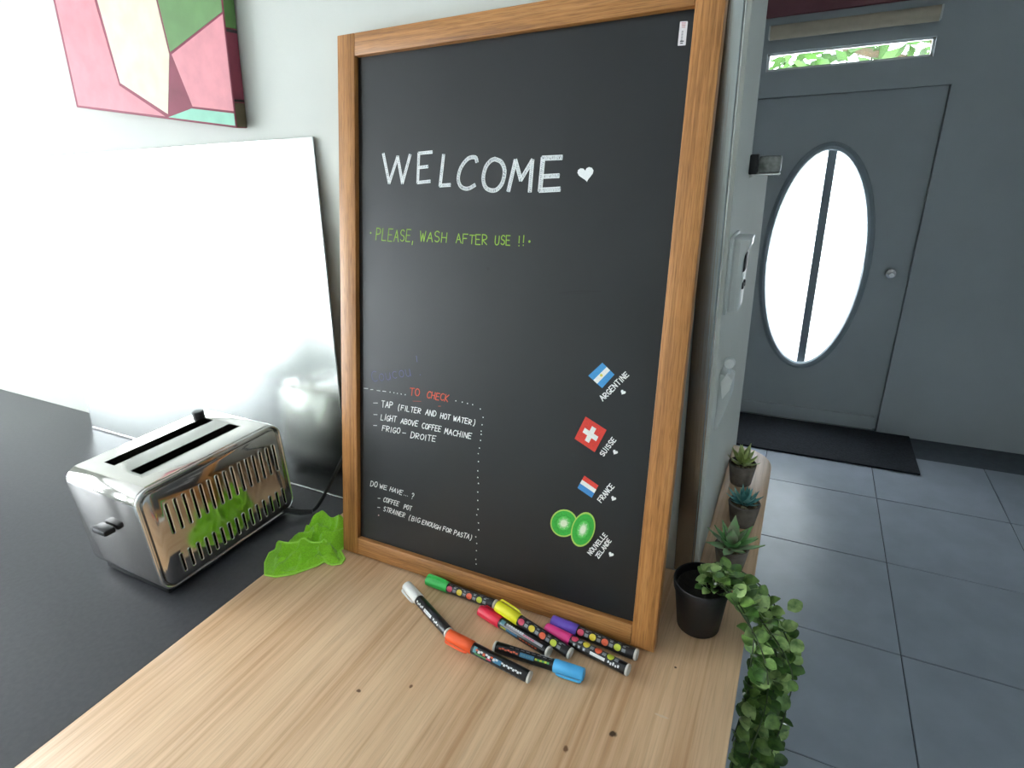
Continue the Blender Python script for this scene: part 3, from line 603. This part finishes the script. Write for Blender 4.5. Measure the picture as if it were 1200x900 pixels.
def marker(capname, caphex, a, b, style, label, facing=0.75, clip=1.9, da=(0, 0), db=(0, 0), za=None):
    A = onz(*a, za or HM) + Vector((*da, 0)); B = onz(*b, HM) + Vector((*db, 0)); L = 0.145
    d = B-A; yaw = math.atan2(d.y, d.x); tilt = math.asin(((za or HM)-HM)/L)
    ro = Matrix.Rotation(yaw, 3, 'Z') @ Matrix.Rotation(tilt, 3, 'Y'); O = A - ro @ Vector((0, 0, HM))
    t = thing('paint_marker', (O.x, O.y, O.z+.0001), label, 'marker', 'paint markers on the oak worktop', rot=(0, tilt, yaw))
    H = HM
    cm = cap_col(capname, caphex)
    cap = MB().lathe([(.0084, .0), (.0090, .0006), (.0093, .002), (.0097, .030), (.0098, .0455), (.0094, .046)], 24, 'x', (0, 0, H)).build('cap', cm, t)
    # clip: a flat bar standing off the cap
    c, s = math.cos(clip), math.sin(clip)
    mb = MB()
    def Q(x, rr, wv): return (x, -rr*s-wv*c, H+rr*c-wv*s)
    vs = []
    for x, r0, r1 in ((.0015, .0085, .0112), (.004, .0102, .0132), (.030, .0108, .0134), (.037, .0101, .0128), (.041, .0100, .0116)):
        for (rr, wv) in ((r0, -.0024), (r1, -.0021), (r1, .0021), (r0, .0024)): vs.append(Q(x, rr, wv))
    fs = [(i*4+j, i*4+(j+1) % 4, i*4+4+(j+1) % 4, i*4+4+j) for i in range(4) for j in range(4)]+[(0, 1, 2, 3), (16, 17, 18, 19)]
    mb.add(vs, fs); mb.build('clip', cm, cap)
    bar = MB().lathe([(.0080, .0455), (RB, .047), (RB, L-.0042), (.0084, L-.0040)], 24, 'x', (0, 0, H)).build('barrel', M_barrel, t)
    MB().lathe([(.0084, L-.0041), (.0090, L-.0036), (.0089, L-.0008), (.0078, L), (.0070, L-.0002), (.0068, L-.0008)], 24, 'x', (0, 0, H)).build('end_plug', M_plug, t)
    parts = {}
    def put(key, *args, **kw):
        if key not in parts: parts[key] = MB()
        cyl_patch(parts[key], *args, **kw)
    x0 = .047
    rnd = random.Random(hash(capname) % 1000 if False else sum(map(ord, capname)))
    if style in ('dots', 'dots_label'):
        off = facing if style == 'dots' else facing-.75
        for i, key in enumerate(('pink', 'yellow', 'orange', 'lime')):
            xx = .0535+i*.0205; put(key, xx, off, .0056, .0054, shape='disc', lift=.00045)
            put('grey', xx+.0101, off+.12, .0030, .0026); put('grey', xx+.0098, off-.55, .0022, .0014)
        for i in range(7): put('grey', .052+i*.0125+rnd.uniform(0, .003), off-.8, .0032, .0006)
        if style == 'dots_label':
            a2 = facing+.25
            put('white', .096, a2, .0125, .0024)
            for i in range(3): put('grey', .056+i*.0085, a2, .0024, .0024)
            for i in range(3): put('white', .056+i*.0085, a2, .0009, .0013, lift=.0004)
            for i in range(5): put('white', .1145+i*.004, a2+(.1 if i % 2 else -.05), .0013, .0016+.0004*(i % 3))
    elif style == 'words':
        for i in range(9): put('white' if i % 3 else 'orange', .056+i*.0043, facing+(.08 if i % 2 else -.08), .0019, .0013+.0006*(i % 2))
        for i in range(9): put('white', .100+i*.0038, facing+(.08 if i % 2 else -.05), .0016, .0011+.0005*(i % 2))
        put('teal', .053, facing, .0028, .0046); put('green', .064, facing+.55, .010, .0011); put('blue', .092, facing+.1, .0065, .0034); put('pink', .078, facing+.45, .004, .0012)
        for i in range(10): put('grey', .054+i*.0085, facing+.95, .003, .0006)
    elif style == 'lines':
        put('silver', .098, facing, .036, .0019); put('teal', .054, facing, .004, .0036)
        for i in range(8): put('white', .063+i*.0045, facing-.15, .0016, .0012)
        for i in range(5): put('pink', .098+i*.0045, facing+.02, .0016, .0008, lift=.0004)
        put('blue', .075, facing+.85, .012, .0016); put('lime', .058, facing+.85, .006, .0012)
        for i in range(6): put('orange', .094+i*.006, facing+.9, .002, .0008)
    elif style == 'languages':
        for i in range(7): put('orange', .138-.006-i*.0046, facing+(.06 if i % 2 else -.05), .0019, .0012)
        put('blue', .088, facing, .0115, .0031); 
        for i in range(5): put('teal', .080+i*.004, facing, .0013, .0011, lift=.0004)
        for i in range(6): put('lime' if i % 2 else 'green', .054+i*.0038, facing, .0018, .0014)
        put('white', .060, facing+1.15, .010, .0012); put('silver', .088, facing+1.15, .009, .0007)
        for i in range(8): put('silver', .052+i*.009, facing+.75, .003, .0005)
    elif style == 'plain_label':
        put('white', .088, facing, .0115, .0027)
        for i in range(5): put('white', .053+i*.0044, facing+(.1 if i % 2 else -.1), .0016, .0016)
        for i in range(4): put('white', .107+i*.0044, facing+(.1 if i % 2 else -.1), .0016, .0016)
        for i in range(5): put('grey', .081+i*.0034, facing, .0009, .0006, lift=.0004)
    for key, mbb in parts.items(): mbb.build('print_'+key, PR[key], bar, smooth=False)
    return t
marker('green', '42C860', (504, 677.7), (588, 711), 'dots', 'paint marker with green cap lying along the bottom rail of the board', .95, clip=-.1, da=(-.002, -.0052), db=(0, -.001))
marker('white', 'F0F1EC', (476.6, 686.4), (524.4, 740), 'plain_label', 'paint marker with white cap, its end touching the orange cap', 1.0, clip=1.9)
marker('orange', 'FF6634', (524.7, 743.7), (616, 792), 'words', 'paint marker with orange cap, its cap lying over the end of the white one', .75, clip=2.0, za=.0298)
marker('yellow', 'F2EA2A', (581, 708.5), (663, 761.7), 'dots', 'paint marker with yellow cap, the cap resting on the end of the green one', .75, clip=-.9, za=.0284, da=(.003, -.0010), db=(.002, -.002))
marker('red', 'EA2848', (564, 714.5), (648, 762), 'lines', 'paint marker with red cap beside the yellow one', .45, clip=-1.5, da=(-.001, -.0015), db=(-.002, -.0060))
marker('blue', '52B4EE', (684, 785.5), (578, 754), 'languages', 'paint marker with sky blue cap pointing opposite to the others', -.7, clip=-2.1, da=(.003, -.007), db=(0, -.005))
marker('pink', 'FC4698', (638.9, 731.7), (736.2, 784.2), 'dots_label', 'paint marker with hot pink cap beside the purple one', .75, clip=2.6, da=(.005, -.0072), db=(0, -.0015))
marker('purple', '7054C4', (648.6, 721.9), (749.2, 767.4), 'dots', 'paint marker with purple cap against the bottom rail of the board', .8, clip=-2.6, da=(.002, -.0100), db=(0, -.002))

# ------------------------------------------------------------------ green cloth
M_cloth = mat('green_microfibre', 'A2E83A', 0.95, var=0.22, vscale=(420, 420, 420), bump=1.0, bscale=(650, 650, 650), spec=0.15, Sheen_Weight=0.25)
oc = Vector((-0.058, -0.035))
outl = [(-.089, -.120), (-.066, -.116), (-.040, -.096), (-.022, -.068), (-.008, -.047), (.010, -.046), (.024, -.036), (.020, -.022), (.006, -.013), (-.006, -.006), (-.006, .020), (-.008, .042), (-.028, .050), (-.06, .046), (-.088, .030), (-.112, -.004), (-.126, -.038), (-.134, -.070), (-.118, -.095)]
def rad_at(th):
    best = 0
    for i in range(len(outl)):
        a = Vector(outl[i])-oc; b = Vector(outl[(i+1) % len(outl)])-oc; d = Vector((math.cos(th), math.sin(th)))
        e = b-a; den = d.x*e.y-d.y*e.x
        if abs(den) < 1e-9: continue
        t = (a.x*e.y-a.y*e.x)/den; u_ = (a.x*d.y-a.y*d.x)/den
        if t > 0 and -1e-6 <= u_ <= 1+1e-6: best = max(best, t)
    return best
ridges = [([(-.130, -.052), (-.100, -.060), (-.082, -.050), (-.055, -.036), (-.012, -.020)], .018, .0060), ([(-.118, -.022), (-.085, -.012), (-.055, .006)], .020, .011), ([(-.100, .016), (-.06, .030), (-.01, .034)], .034, .013),
          ([(-.05, -.062), (-.032, -.040), (-.008, -.026)], .017, .0050), ([(-.040, -.082), (-.014, -.052), (.010, -.034)], .014, .0045), ([(-.076, -.108), (-.072, -.075), (-.058, -.048)], .009, .008), ([(-.045, -.008), (-.024, .004), (-.010, .022)], .020, .0065),
          ([(-.070, .008), (-.058, -.010), (-.062, -.030)], .014, .0055), ([(-.028, -.066), (-.020, -.046), (.002, -.038)], .010, .0040), ([(-.094, .000), (-.088, .018), (-.07, .034)], .014, .006), ([(-.03, .014), (-.028, .034)], .012, .006)]
def segd(p, a, b):
    a, b = Vector(a), Vector(b); ab = b-a; t = max(0, min(1, (p-a).dot(ab)/ab.length_squared)); return (p-a-ab*t).length
from mathutils import noise as mn
def cloth_h(p, r):
    h = .010*(1-r**3)+.012*max(0, 1-(p-Vector((-.05, .015))).length/.08)
    for ln, am, wv in ridges:
        d = min(segd(p, ln[i], ln[i+1]) for i in range(len(ln)-1)); h += am*math.exp(-(d/wv)**2)
    n = mn.noise(Vector((p.x*55, p.y*55, 3.1))); h += -.004+.0045*n + .0008*mn.noise(Vector((p.x*160, p.y*160, 1)))
    wq = Vector((p.x*26+.6*mn.noise(Vector((p.x*20, p.y*20, 9))), p.y*26+.6*mn.noise(Vector((p.x*20, p.y*20, 4))), .7)); rg = 1-abs(mn.noise(wq))*2.2
    h += .011*max(0, rg)**2*(1-r**6) - .003
    ed = max(0.0, (r-.86)/.14); return max(.0018, h*(1-.55*ed*ed)+.0010)
NT, NR = 160, 60
mb = MB(); vs = []; fs = []
for i in range(NR+1):
    for j in range(NT):
        th = 2*math.pi*j/NT; rr = i/NR; p = oc+Vector((math.cos(th), math.sin(th)))*rad_at(th)*rr
        z = cloth_h(p, rr); vs.append((p.x-oc.x, p.y-oc.y, z))
        if i == NR: vs[-1] = (p.x-oc.x, p.y-oc.y, min(z, .022))
for i in range(NR):
    for j in range(NT): fs.append((i*NT+j, i*NT+(j+1) % NT, (i+1)*NT+(j+1) % NT, (i+1)*NT+j))
edge = list(range(NR*NT, (NR+1)*NT)); nb = len(vs)
vs += [(vs[k][0]*.97, vs[k][1]*.97, .0006) for k in edge]
for j in range(NT): fs.append((edge[j], edge[(j+1) % NT], nb+(j+1) % NT, nb+j))
mb.add(vs, fs); fs2 = [Vector(vs[k]) for k in edge]
tw = thing('cleaning_cloth', (oc.x, oc.y, 0), 'bright green crumpled microfibre cloth beside the foot of the board', 'cloth')
mb.build('cloth', M_cloth, tw)
hp = spline([Vector((*q_, 0)) for q_ in ((-.131, -.056), (-.112, -.057), (-.095, -.056), (-.082, -.049), (-.066, -.041), (-.045, -.032), (-.020, -.023))], 5)
hp = [Vector((v.x-oc.x, v.y-oc.y, cloth_h(Vector((v.x, v.y)), min(1, (Vector((v.x, v.y))-oc).length/rad_at(math.atan2(v.y-oc.y, v.x-oc.x))))+.0008)) for v in hp]
MB().tube(hp, .0019, 6).build('folded_hem', mat('green_hem', 'B4F05C', 0.9, var=0.1, vscale=(300, 300, 300)), tw)
mb = MB(); mb.tube(fs2+[fs2[0]], .0019, 6, False); mb.build('hem', mat('green_hem', 'B4F05C', 0.9, var=0.1, vscale=(300, 300, 300)), tw)

# ------------------------------------------------------------------ toaster
tx, ty0, ty1, th0, th1 = -0.19, -0.245, 0.062, 0.018, 0.226
TO = thing('toaster', (tx-.11, (ty0+ty1)/2, 0.0), 'polished steel toaster with slotted side standing on the charcoal counter', 'toaster')
cx, cy = tx-.11, (ty0+ty1)/2; hl = (ty1-ty0)/2
def rrect(y0, y1, z0, z1, r, n=6):
    pts = []
    for (yc, zc, a0) in ((y1-r, z1-r, 0), (y0+r, z1-r, 90), (y0+r, z0+r, 180), (y1-r, z0+r, 270)):
        pts += [(yc+r*math.cos(R(a0+90*k/n)), zc+r*math.sin(R(a0+90*k/n))) for k in range(n+1)]
    return pts
TBODY = MB().prism(rrect(-hl, hl, th0, th1, .026), lambda p, d: (d, p[0], p[1]), -.105, .100, .004, 2).build('body', M_chrome, TO, ang=0.9)
sp = MB().prism(rrect(-hl+.008, hl-.008, th0+.008, th1-.012, .020), lambda p, d: (d, p[0], p[1]), .098, .1085, .003, 2).build('side_panel', M_chrome, TO, ang=0.9)
mb = MB(); rp = [Vector((.103, p[0], p[1])) for p in rrect(-hl+.002, hl-.002, th0+.002, th1-.004, .025, 8)]; rp.append(rp[0]); mb.tube(rp, .0028, 8, False); mb.build('rim', M_edge, TO)
MB().box((-.098, -hl+.012, .004), (.094, hl-.012, th0+.004), .004, 2).build('base', M_black, TO)
for sx in (-1, 1):
    for sy in (-1, 1): MB().lathe([(.010, 0.0002), (.011, .006)], 12, 'z', (sx*.075, sy*(hl-.035), 0)).build('foot', M_black, TO)
def capsule(z0, z1, wv, n=5):
    r = wv/2; return [(r*math.cos(R(180*k/n)), z1-r+r*math.sin(R(180*k/n))) for k in range(n+1)]+[(r*math.cos(R(180+180*k/n)), z0+r+r*math.sin(R(180+180*k/n))) for k in range(n+1)]
CUT = MB(); M_inner = mat('toaster_inner_steel', '6A6661', 0.5, 0.8, var=0.15)
for (z0, z1, cnt, yy0) in ((.122, .184, 15, .0345), (.040, .078, 15, .0345)):
    pv = capsule(z0, z1, .0042)
    sm_ = MB().prism(pv, lambda p, d: (d, p[0], p[1]), .0860, .0870).mesh('vent_slot', False); sm_.materials.append(M_inner)
    mb = MB(); rp = [Vector((.1087, p[0], p[1])) for p in capsule(z0-.001, z1+.001, .0066)]; rp.append(rp[0]); mb.tube(rp, .0010, 5, False); rm = mb.mesh('slot_rim'); rm.materials.append(M_edge)
    for i in range(cnt):
        yv = yy0-cy-i*.0168
        if yv < -hl+.02: break
        CUT.prism([(p[0]+yv, p[1]) for p in pv], lambda p, d: (d, p[0], p[1]), .0868, .1120)
        o = place('vent_slot', sm_, None, sp, (0, yv, 0)); o2 = place('slot_rim', rm, None, o)
for sx in (-.045, .035):
    CUT.box((sx-.016, -hl+.05, th1-.12), (sx+.016, hl-.05, th1+.01)); MB().box((sx-.0158, -hl+.0502, th1-.1205), (sx+.0158, hl-.0502, th1-.118)).build('bread_slot', M_inner, TO, smooth=False)
cutter = CUT.build('cutter', M_inner, TO, smooth=False)
for ob_ in (TBODY, sp):
    md = ob_.modifiers.new('openings', 'BOOLEAN'); md.operation = 'DIFFERENCE'; md.object = cutter; md.solver = 'EXACT'
bpy.context.view_layer.update(); dg = bpy.context.evaluated_depsgraph_get()
for ob_ in (TBODY, sp):
    me_ = bpy.data.meshes.new_from_object(ob_.evaluated_get(dg)); ob_.modifiers.clear(); ob_.data = me_
    me_.polygons.foreach_set('use_smooth', [True]*len(me_.polygons)); me_.set_sharp_from_angle(angle=.5)
bpy.data.objects.remove(cutter, do_unlink=True)
MB().lathe([(.012, 0), (.0125, .008), (.010, .011)], 16, 'z', (-.085, hl-.045, th1-.001)).build('knob', M_black, TO)
lv = MB().box((-.02, -hl-.022, .13), (.02, -hl-.001, .142), .004, 2).build('lever', M_black, TO)
P0 = ony(403, 545, .10); P0.x -= .004
pts = [(-.175, .052, .020), (-.150, .060, .009), (-.128, .072, .009), (-.118, .078, .02)]
a0 = Vector((-.118, .078, .03)); 
cpts = [Vector((-.192, .045, .022)), Vector((-.176, .052, .010)), Vector((-.160, .064, .009)), Vector((-.146, .074, .016)), Vector((-.118, .088, .060)), Vector((-.094, .098, .103)), Vector((-.06, .106, .155)), Vector((-.01, .112, .19)), Vector((.05, .118, .2))]
sp_pts = []
for i in range(len(cpts)-1):
    p0 = cpts[max(i-1, 0)]; p1 = cpts[i]; p2 = cpts[i+1]; p3 = cpts[min(i+2, len(cpts)-1)]
    for k in range(6):
        t = k/6; sp_pts.append(.5*((2*p1)+(p2-p0)*t+(2*p0-5*p1+4*p2-p3)*t*t+(-p0+3*p1-3*p2+p3)*t**3)-Vector((cx, cy, 0)))
MB().tube(sp_pts, .0042, 8).build('power_cord', M_black, TO)
MB().tube([Vector(p)-Vector((cx, cy, 0)) for p in ((-.196, .03, .024), (-.17, .052, .012), (-.15, .066, .010))], [.006, .007, .005], 8).build('cord_grip', M_black, TO)

# ------------------------------------------------------------------ fittings on the end face of the wall
ic = thing('intercom', (XW+.0015, .232, .483), 'pale grey intercom unit fixed high on the end of the wall', 'intercom')
MB().box((0, -.012, -.002), (.005, .075, .114), .002, 2).build('back_plate', M_pg, ic)
MB().prism([(.004, .0), (.020, .002), (.021, .05), (.019, .07), (.021, .088), (.027, .098), (.028, .110), (.004, .111)], lambda p, d: (p[0], d, p[1]), 0, .062, .002, 2).build('body', M_pg, ic)
MB().prism([(.020, .060), (.023, .062), (.023, .084), (.020, .088)], lambda p, d: (p[0], d, p[1]), .012, .05, .0005, 1).build('display', M_black, ic)
for dy in (.018, .038): MB().box((.0195, dy-.005, .034), (.0235, dy+.005, .044), .0012, 1).build('button', M_black, ic)
for xx in (.008, .014): MB().box((xx-.0006, -.0012, .004), (xx+.0006, .0005, .106)).build('rib', M_pg, ic, smooth=False)

wh = thing('wall_holder', (XW+.0015, .262, .265), 'pale grey wedge shaped wall holder fixed below the intercom', 'holder')
MB().prism([(0, 0), (.004, .002), (.020, .062), (.020, .095), (.004, .105), (0, .105)], lambda p, d: (p[0], d, p[1]), 0, .05, .0015, 2).build('wedge', M_pg, wh)
MB().prism([(.008, .062), (.018, .08), (.0215, .098), (.012, .108), (.003, .092)], lambda p, d: (p[0], d, p[1]), -.004, .03, .0012, 2).build('clip', M_pl, wh)
MB().lathe([(.002, -.0045), (.008, -.004), (.009, .006), (.006, .012)], 20, 'y', (.013, .006, .124)).build('button', M_pl, wh)
MB().tube([(.013, .008, .104), (.013, .008, .118)], .004, 8).build('stem', M_pg, wh)

hk = thing('door_buffer', (XW+.0015, .386, .673), 'chrome and black buffer block sticking out of the wall end', 'buffer')
MB().box((0, 0, .002), (.013, .028, .033), .002, 2).build('rubber_mount', M_black, hk)
MB().box((.0135, .001, .004), (.047, .027, .030), .003, 2).build('chrome_block', mat('worn_chrome', '8E918E', 0.3, 1.0, var=0.5, vscale=(120, 120, 120)), hk)
MB().box((.004, .0005, .0), (.047, .0275, .0035), .001, 1).build('bottom_glint', M_edge, hk)  # bright steel strip added as the glint under the chrome block

# ------------------------------------------------------------------ succulents on the narrow shelf
M_cement = mat('grey_cement', '7A7168', 0.9, var=0.35, vscale=(70, 70, 70), bump=0.5, bscale=(160, 160, 160)); M_soil = mat('pebble_soil', '5C4A30', 0.95, var=0.6, vscale=(250, 250, 250), bump=1.0, bscale=(250, 250, 250))
M_pebble = mat('pale_pebble', '9C8C6C', 0.85, var=0.3, vscale=(120, 120, 120))
def fleshy_leaf(name, L, Wd, thick, curl, m, pointed=1.0):
    mb = MB(); NS = 6; rows = []
    for i in range(NS+1):
        t = i/NS; wv = Wd*(math.sin(math.pi*min(1, .12+t*.88)**.9))**.8 if pointed < .5 else Wd*(1-t**2.2)*(.55+.9*t*(1-t)*1.6)
        if i == NS: wv = Wd*.03
        zc = curl*t*t*L; th = thick*(1-t*.8)
        rows.append([(L*t, -wv/2, zc+th*.35), (L*t, 0, zc), (L*t, wv/2, zc+th*.35), (L*t, 0, zc-th)])
    vs = [p for r_ in rows for p in r_]; fs = [(i*4+j, i*4+(j+1) % 4, i*4+4+(j+1) % 4, i*4+4+j) for i in range(NS) for j in range(4)]
    mb.add(vs, fs+[(0, 1, 2, 3), (NS*4, NS*4+1, NS*4+2, NS*4+3)]); me = mb.mesh(name, True, 1.2); me.materials.append(m); return me
def leafmat(name, c, tip): 
    return mat(name, c, 0.42, var=0.5, vscale=(45, 45, 45), col2=tip)
def succulent(x, y, h, r, kind, label, rings, m1, m2, seed):
    random.seed(seed); t = thing('potted_succulent', (x, y, 0.0002), label, 'plant', 'succulents on the narrow shelf', rot=(0, 0, random.uniform(0, 6)))
    MB().lathe([(r*.72, 0), (r*.76, .003), (r*.95, h*.8), (r*1.0, h*.97), (r*.97, h), (r*.86, h), (r*.84, h*.86)], 28).build('pot', M_cement, t)
    MB().lathe([(r*.2, h*.84), (r*.86, h*.86), (r*.80, h*.93), (r*.2, h*.95)], 20).build('soil', M_soil, t)
    mb = MB()
    pm = MB(); bmesh.ops.create_icosphere(pm.bm, subdivisions=1, radius=.0035); pme = pm.mesh('pebble'); pme.materials.append(M_pebble)
    for k in range(14):
        a = random.uniform(0, 6.28); q_ = r*random.uniform(.45, .78); o = place('pebble', pme, None, t, (q_*math.cos(a), q_*math.sin(a), h*.95)); o.scale = (1, random.uniform(.7, 1.2), .7)
    for ri, (n, L, Wd, elev, curl, zb) in enumerate(rings):
        lm = fleshy_leaf('leaf', L, Wd, Wd*.22, curl, m1 if ri % 2 == 0 else m2, kind)
        for k in range(n):
            a = 2*math.pi*k/n+ri*.5+random.uniform(-.12, .12); e = R(elev+random.uniform(-7, 7))
            o = place('leaf', lm, None, t, (.004*math.cos(a), .004*math.sin(a), h*.94+zb)); o.rotation_euler = (random.uniform(-.2, .2), -e, a); sc = random.uniform(.88, 1.1); o.scale = (sc, sc, sc)
succulent(.683, .562, .052, .030, 1, 'yellow green aloe like succulent in a cement pot at the rounded shelf end', ((7, .034, .017, 14, .25, .0), (6, .036, .019, 40, .2, .004), (4, .040, .022, 70, .05, .006)), leafmat('succ_lime', 'C6CF86', '8FA552'), leafmat('succ_lime2', 'BBCB76', '98AA5C'), 3)
succulent(.7035, .402, .050, .031, 1, 'blue green rosette succulent in a cement pot, middle one on the shelf', ((10, .034, .0125, 12, .35, .0), (8, .031, .0125, 36, .35, .004), (6, .028, .012, 64, .3, .006)), leafmat('succ_teal', '72B4B0', '3F807E'), leafmat('succ_teal2', '93CDC4', '559893'), 4)
succulent(.698, .252, .048, .030, 1, 'broad leaved green succulent in a cement pot beside the trailing plant', ((8, .050, .024, 12, .22, .0), (7, .047, .025, 36, .15, .004), (4, .048, .026, 66, .05, .008)), leafmat('succ_green', 'A2D094', 'B4A898'), leafmat('succ_green2', '92CB80', '6BAA62'), 5)

# ------------------------------------------------------------------ trailing plant in black pot
random.seed(21)
px_, py_ = .670, .088
TP = thing('trailing_plant', (px_, py_, 0.0002), 'black pot of trailing round leaved greenery spilling over the worktop edge', 'plant')
MB().lathe([(.031, 0), (.033, .002), (.0405, .074), (.0425, .075), (.0435, .088), (.0425, .0895), (.0405, .089), (.039, .074)], 36).build('pot', M_blackpot, TP)
MB().lathe([(.004, .074), (.039, .075), (.036, .079), (.004, .080)], 20).build('soil', mat('dark_soil', '1C1712', 0.95, var=0.4, vscale=(150, 150, 150), bump=0.8), TP)
LM = [mat('leaf_dark_green', '527A38', 0.28, var=0.45, vscale=(90, 90, 90), col2='2C4A22'), mat('leaf_mid_green', '789C4C', 0.28, var=0.4, vscale=(90, 90, 90), col2='3A5C28'), mat('leaf_pale_green', 'A8C47A', 0.28, var=0.35, vscale=(90, 90, 90), col2='547A3A')]
M_stem = mat('vine_stem', '3A4A2A', 0.7, var=0.2)
def round_leaf(i, L, Wd):
    mb = MB(); NS = 5; vs = []; 
    for k in range(NS+1):
        t = k/NS; wv = Wd*math.sin(math.pi*(t**.8)*.96+.06)**.75*.5 if 0 < k < NS else Wd*.06
        zc = .22*L*math.sin(t*2.2)-.05*L*t; cup = .28*wv
        vs += [(L*t, -wv, zc+cup), (L*t, 0, zc-.02*L), (L*t, wv, zc+cup)]
    fs = []
    for k in range(NS):
        for j in range(2): fs.append((k*3+j, k*3+j+1, k*3+4+j, k*3+3+j))
    mb.add(vs, fs); me = mb.mesh('leaf', True, 3.0); me.materials.append(LM[i]); return me
leafs = [round_leaf(i, .026*s, .021*s) for i in range(3) for s in (.8, 1.0)]
nleaf = 0
stems = [(.755, .035, .030, -.40), (.772, .070, .045, -.46), (.790, .060, .035, -.42), (.806, .090, .050, -.44), (.768, .115, .06, -.34), (.792, .130, .05, -.40), (.810, .050, .03, -.30), (.760, .090, .03, -.22), (.780, .02, .02, -.34)]
stems = [(a_, b_, c_, max(d_, -.30)) for (a_, b_, c_, d_) in stems]
for si, (sx, sy, ht, zb) in enumerate(stems):
    a = random.uniform(-.6, .8)
    c = [Vector((.012*math.cos(a)+.004, .02*math.sin(a), .079)), Vector((.022, (sy-py_)*.25, .103+ht*.25)), Vector((.050, (sy-py_)*.6, .096+ht*.2)), Vector(((.748-px_)*.6+(sx-px_)*.4, (sy-py_)*.9, .050+ht*.3)), Vector((sx-px_, sy-py_, .0))]
    z = 0.0
    while z > zb:
        z -= .075; c.append(Vector((sx-px_+random.uniform(-.006, .006)-.01*(z/zb), sy-py_+random.uniform(-.008, .008), z)))
    pts = spline(c, 8)
    st_ = MB().tube(pts, .0011, 5).build('stem', M_stem, TP)
    acc = 0; last = pts[0]; step = .0125; ph = random.uniform(0, 6)
    for i in range(3, len(pts)):
        acc += (pts[i]-pts[i-1]).length
        while acc > step:
            acc -= step; ph += 2.4
            for rep in (0, 1):
                if rep and random.random() < .40: continue
                if nleaf >= 250: continue
                nleaf += 1
                p = pts[i]; t = (pts[i]-pts[i-1]).normalized(); hang = p.z < .02
                if hang:
                    d = Vector((math.cos(ph+rep*3.1), math.sin(ph+rep*3.1), random.uniform(-.5, .35)))
                    if p.x+px_ < .775 and d.x < -.2: d.x *= -.6
                else: d = Vector((math.cos(ph+rep*3.1), math.sin(ph+rep*3.1), random.uniform(.1, .7)))
                d.normalize(); up = (Vector((0, 0, 1))*.8+Vector((random.uniform(-.4, .4), random.uniform(-.6, .1), 0))).normalized()
                if hang: up = (up+Vector((.2, -.6, .2))).normalized()
                sid = up.cross(d).normalized(); nz = d.cross(sid)
                o = place('leaf', random.choice(leafs), None, st_, p)
                o.rotation_euler = Matrix(((d.x, sid.x, nz.x), (d.y, sid.y, nz.y), (d.z, sid.z, nz.z))).to_euler()
                s_ = random.uniform(.75, 1.15); o.scale = (s_, s_, s_)
# small leaves crowning the pot
cr = MB().tube([(0, 0, .078), (.012, .004, .1), (.028, 0, .108)], .0013, 5).build('stem', M_stem, TP)
for k in range(46):
    a = random.uniform(0, 6.28); q_ = random.uniform(.0, .03); p = Vector((.022+q_*math.cos(a), q_*math.sin(a)*.9, .088+random.uniform(0, .026)*(1-q_/.04)))
    d = Vector((math.cos(a), math.sin(a), random.uniform(-.1, .8))).normalized(); up = Vector((random.uniform(-.3, .3), -.35, 1)).normalized(); sid = up.cross(d).normalized(); nz = d.cross(sid)
    o = place('leaf', random.choice(leafs), None, cr, p); o.rotation_euler = Matrix(((d.x, sid.x, nz.x), (d.y, sid.y, nz.y), (d.z, sid.z, nz.z))).to_euler(); s_ = random.uniform(.55, .8); o.scale = (s_, s_, s_)

# the inner and lower leaves of the hanging bunch, too many to part singly
mb = MB()
for k in range(420):
    z = -random.random()**1.0*.46+.045; sx, sy = random.uniform(.752, .808), random.uniform(.02, .135)
    if z > .0: sx = max(sx, .76)
    ph = random.uniform(0, 6.28); d = Vector((math.cos(ph), math.sin(ph), random.uniform(-.6, .3))).normalized()
    if sx < .772 and d.x < -.1: d.x *= -.7
    up = Vector((random.uniform(-.3, .5), random.uniform(-1, .1), .9)).normalized(); sid = up.cross(d).normalized(); nz = d.cross(sid)
    L = .026*random.uniform(.7, 1.05); p = Vector((sx-px_, sy-py_, z)); vs = []
    for i in range(6):
        t = i/5; wv = L*.8*math.sin(math.pi*(t**.8)*.96+.06)**.75*.5 if 0 < i < 5 else L*.05
        zc = .22*L*math.sin(t*2.2)-.05*L*t
        vs += [p+d*L*t-sid*wv+nz*(zc+.28*wv), p+d*L*t+nz*(zc-.02*L), p+d*L*t+sid*wv+nz*(zc+.28*wv)]
    mb.add(vs, [(i*3+j, i*3+j+1, i*3+4+j, i*3+3+j) for i in range(5) for j in range(2)])
fo = mb.build('leaves', LM[0], TP, ang=3.0); fo['kind'] = 'stuff'
for m_ in LM[1:]: fo.data.materials.append(m_)
for p_ in fo.data.polygons: p_.material_index = (p_.index//10) % 3
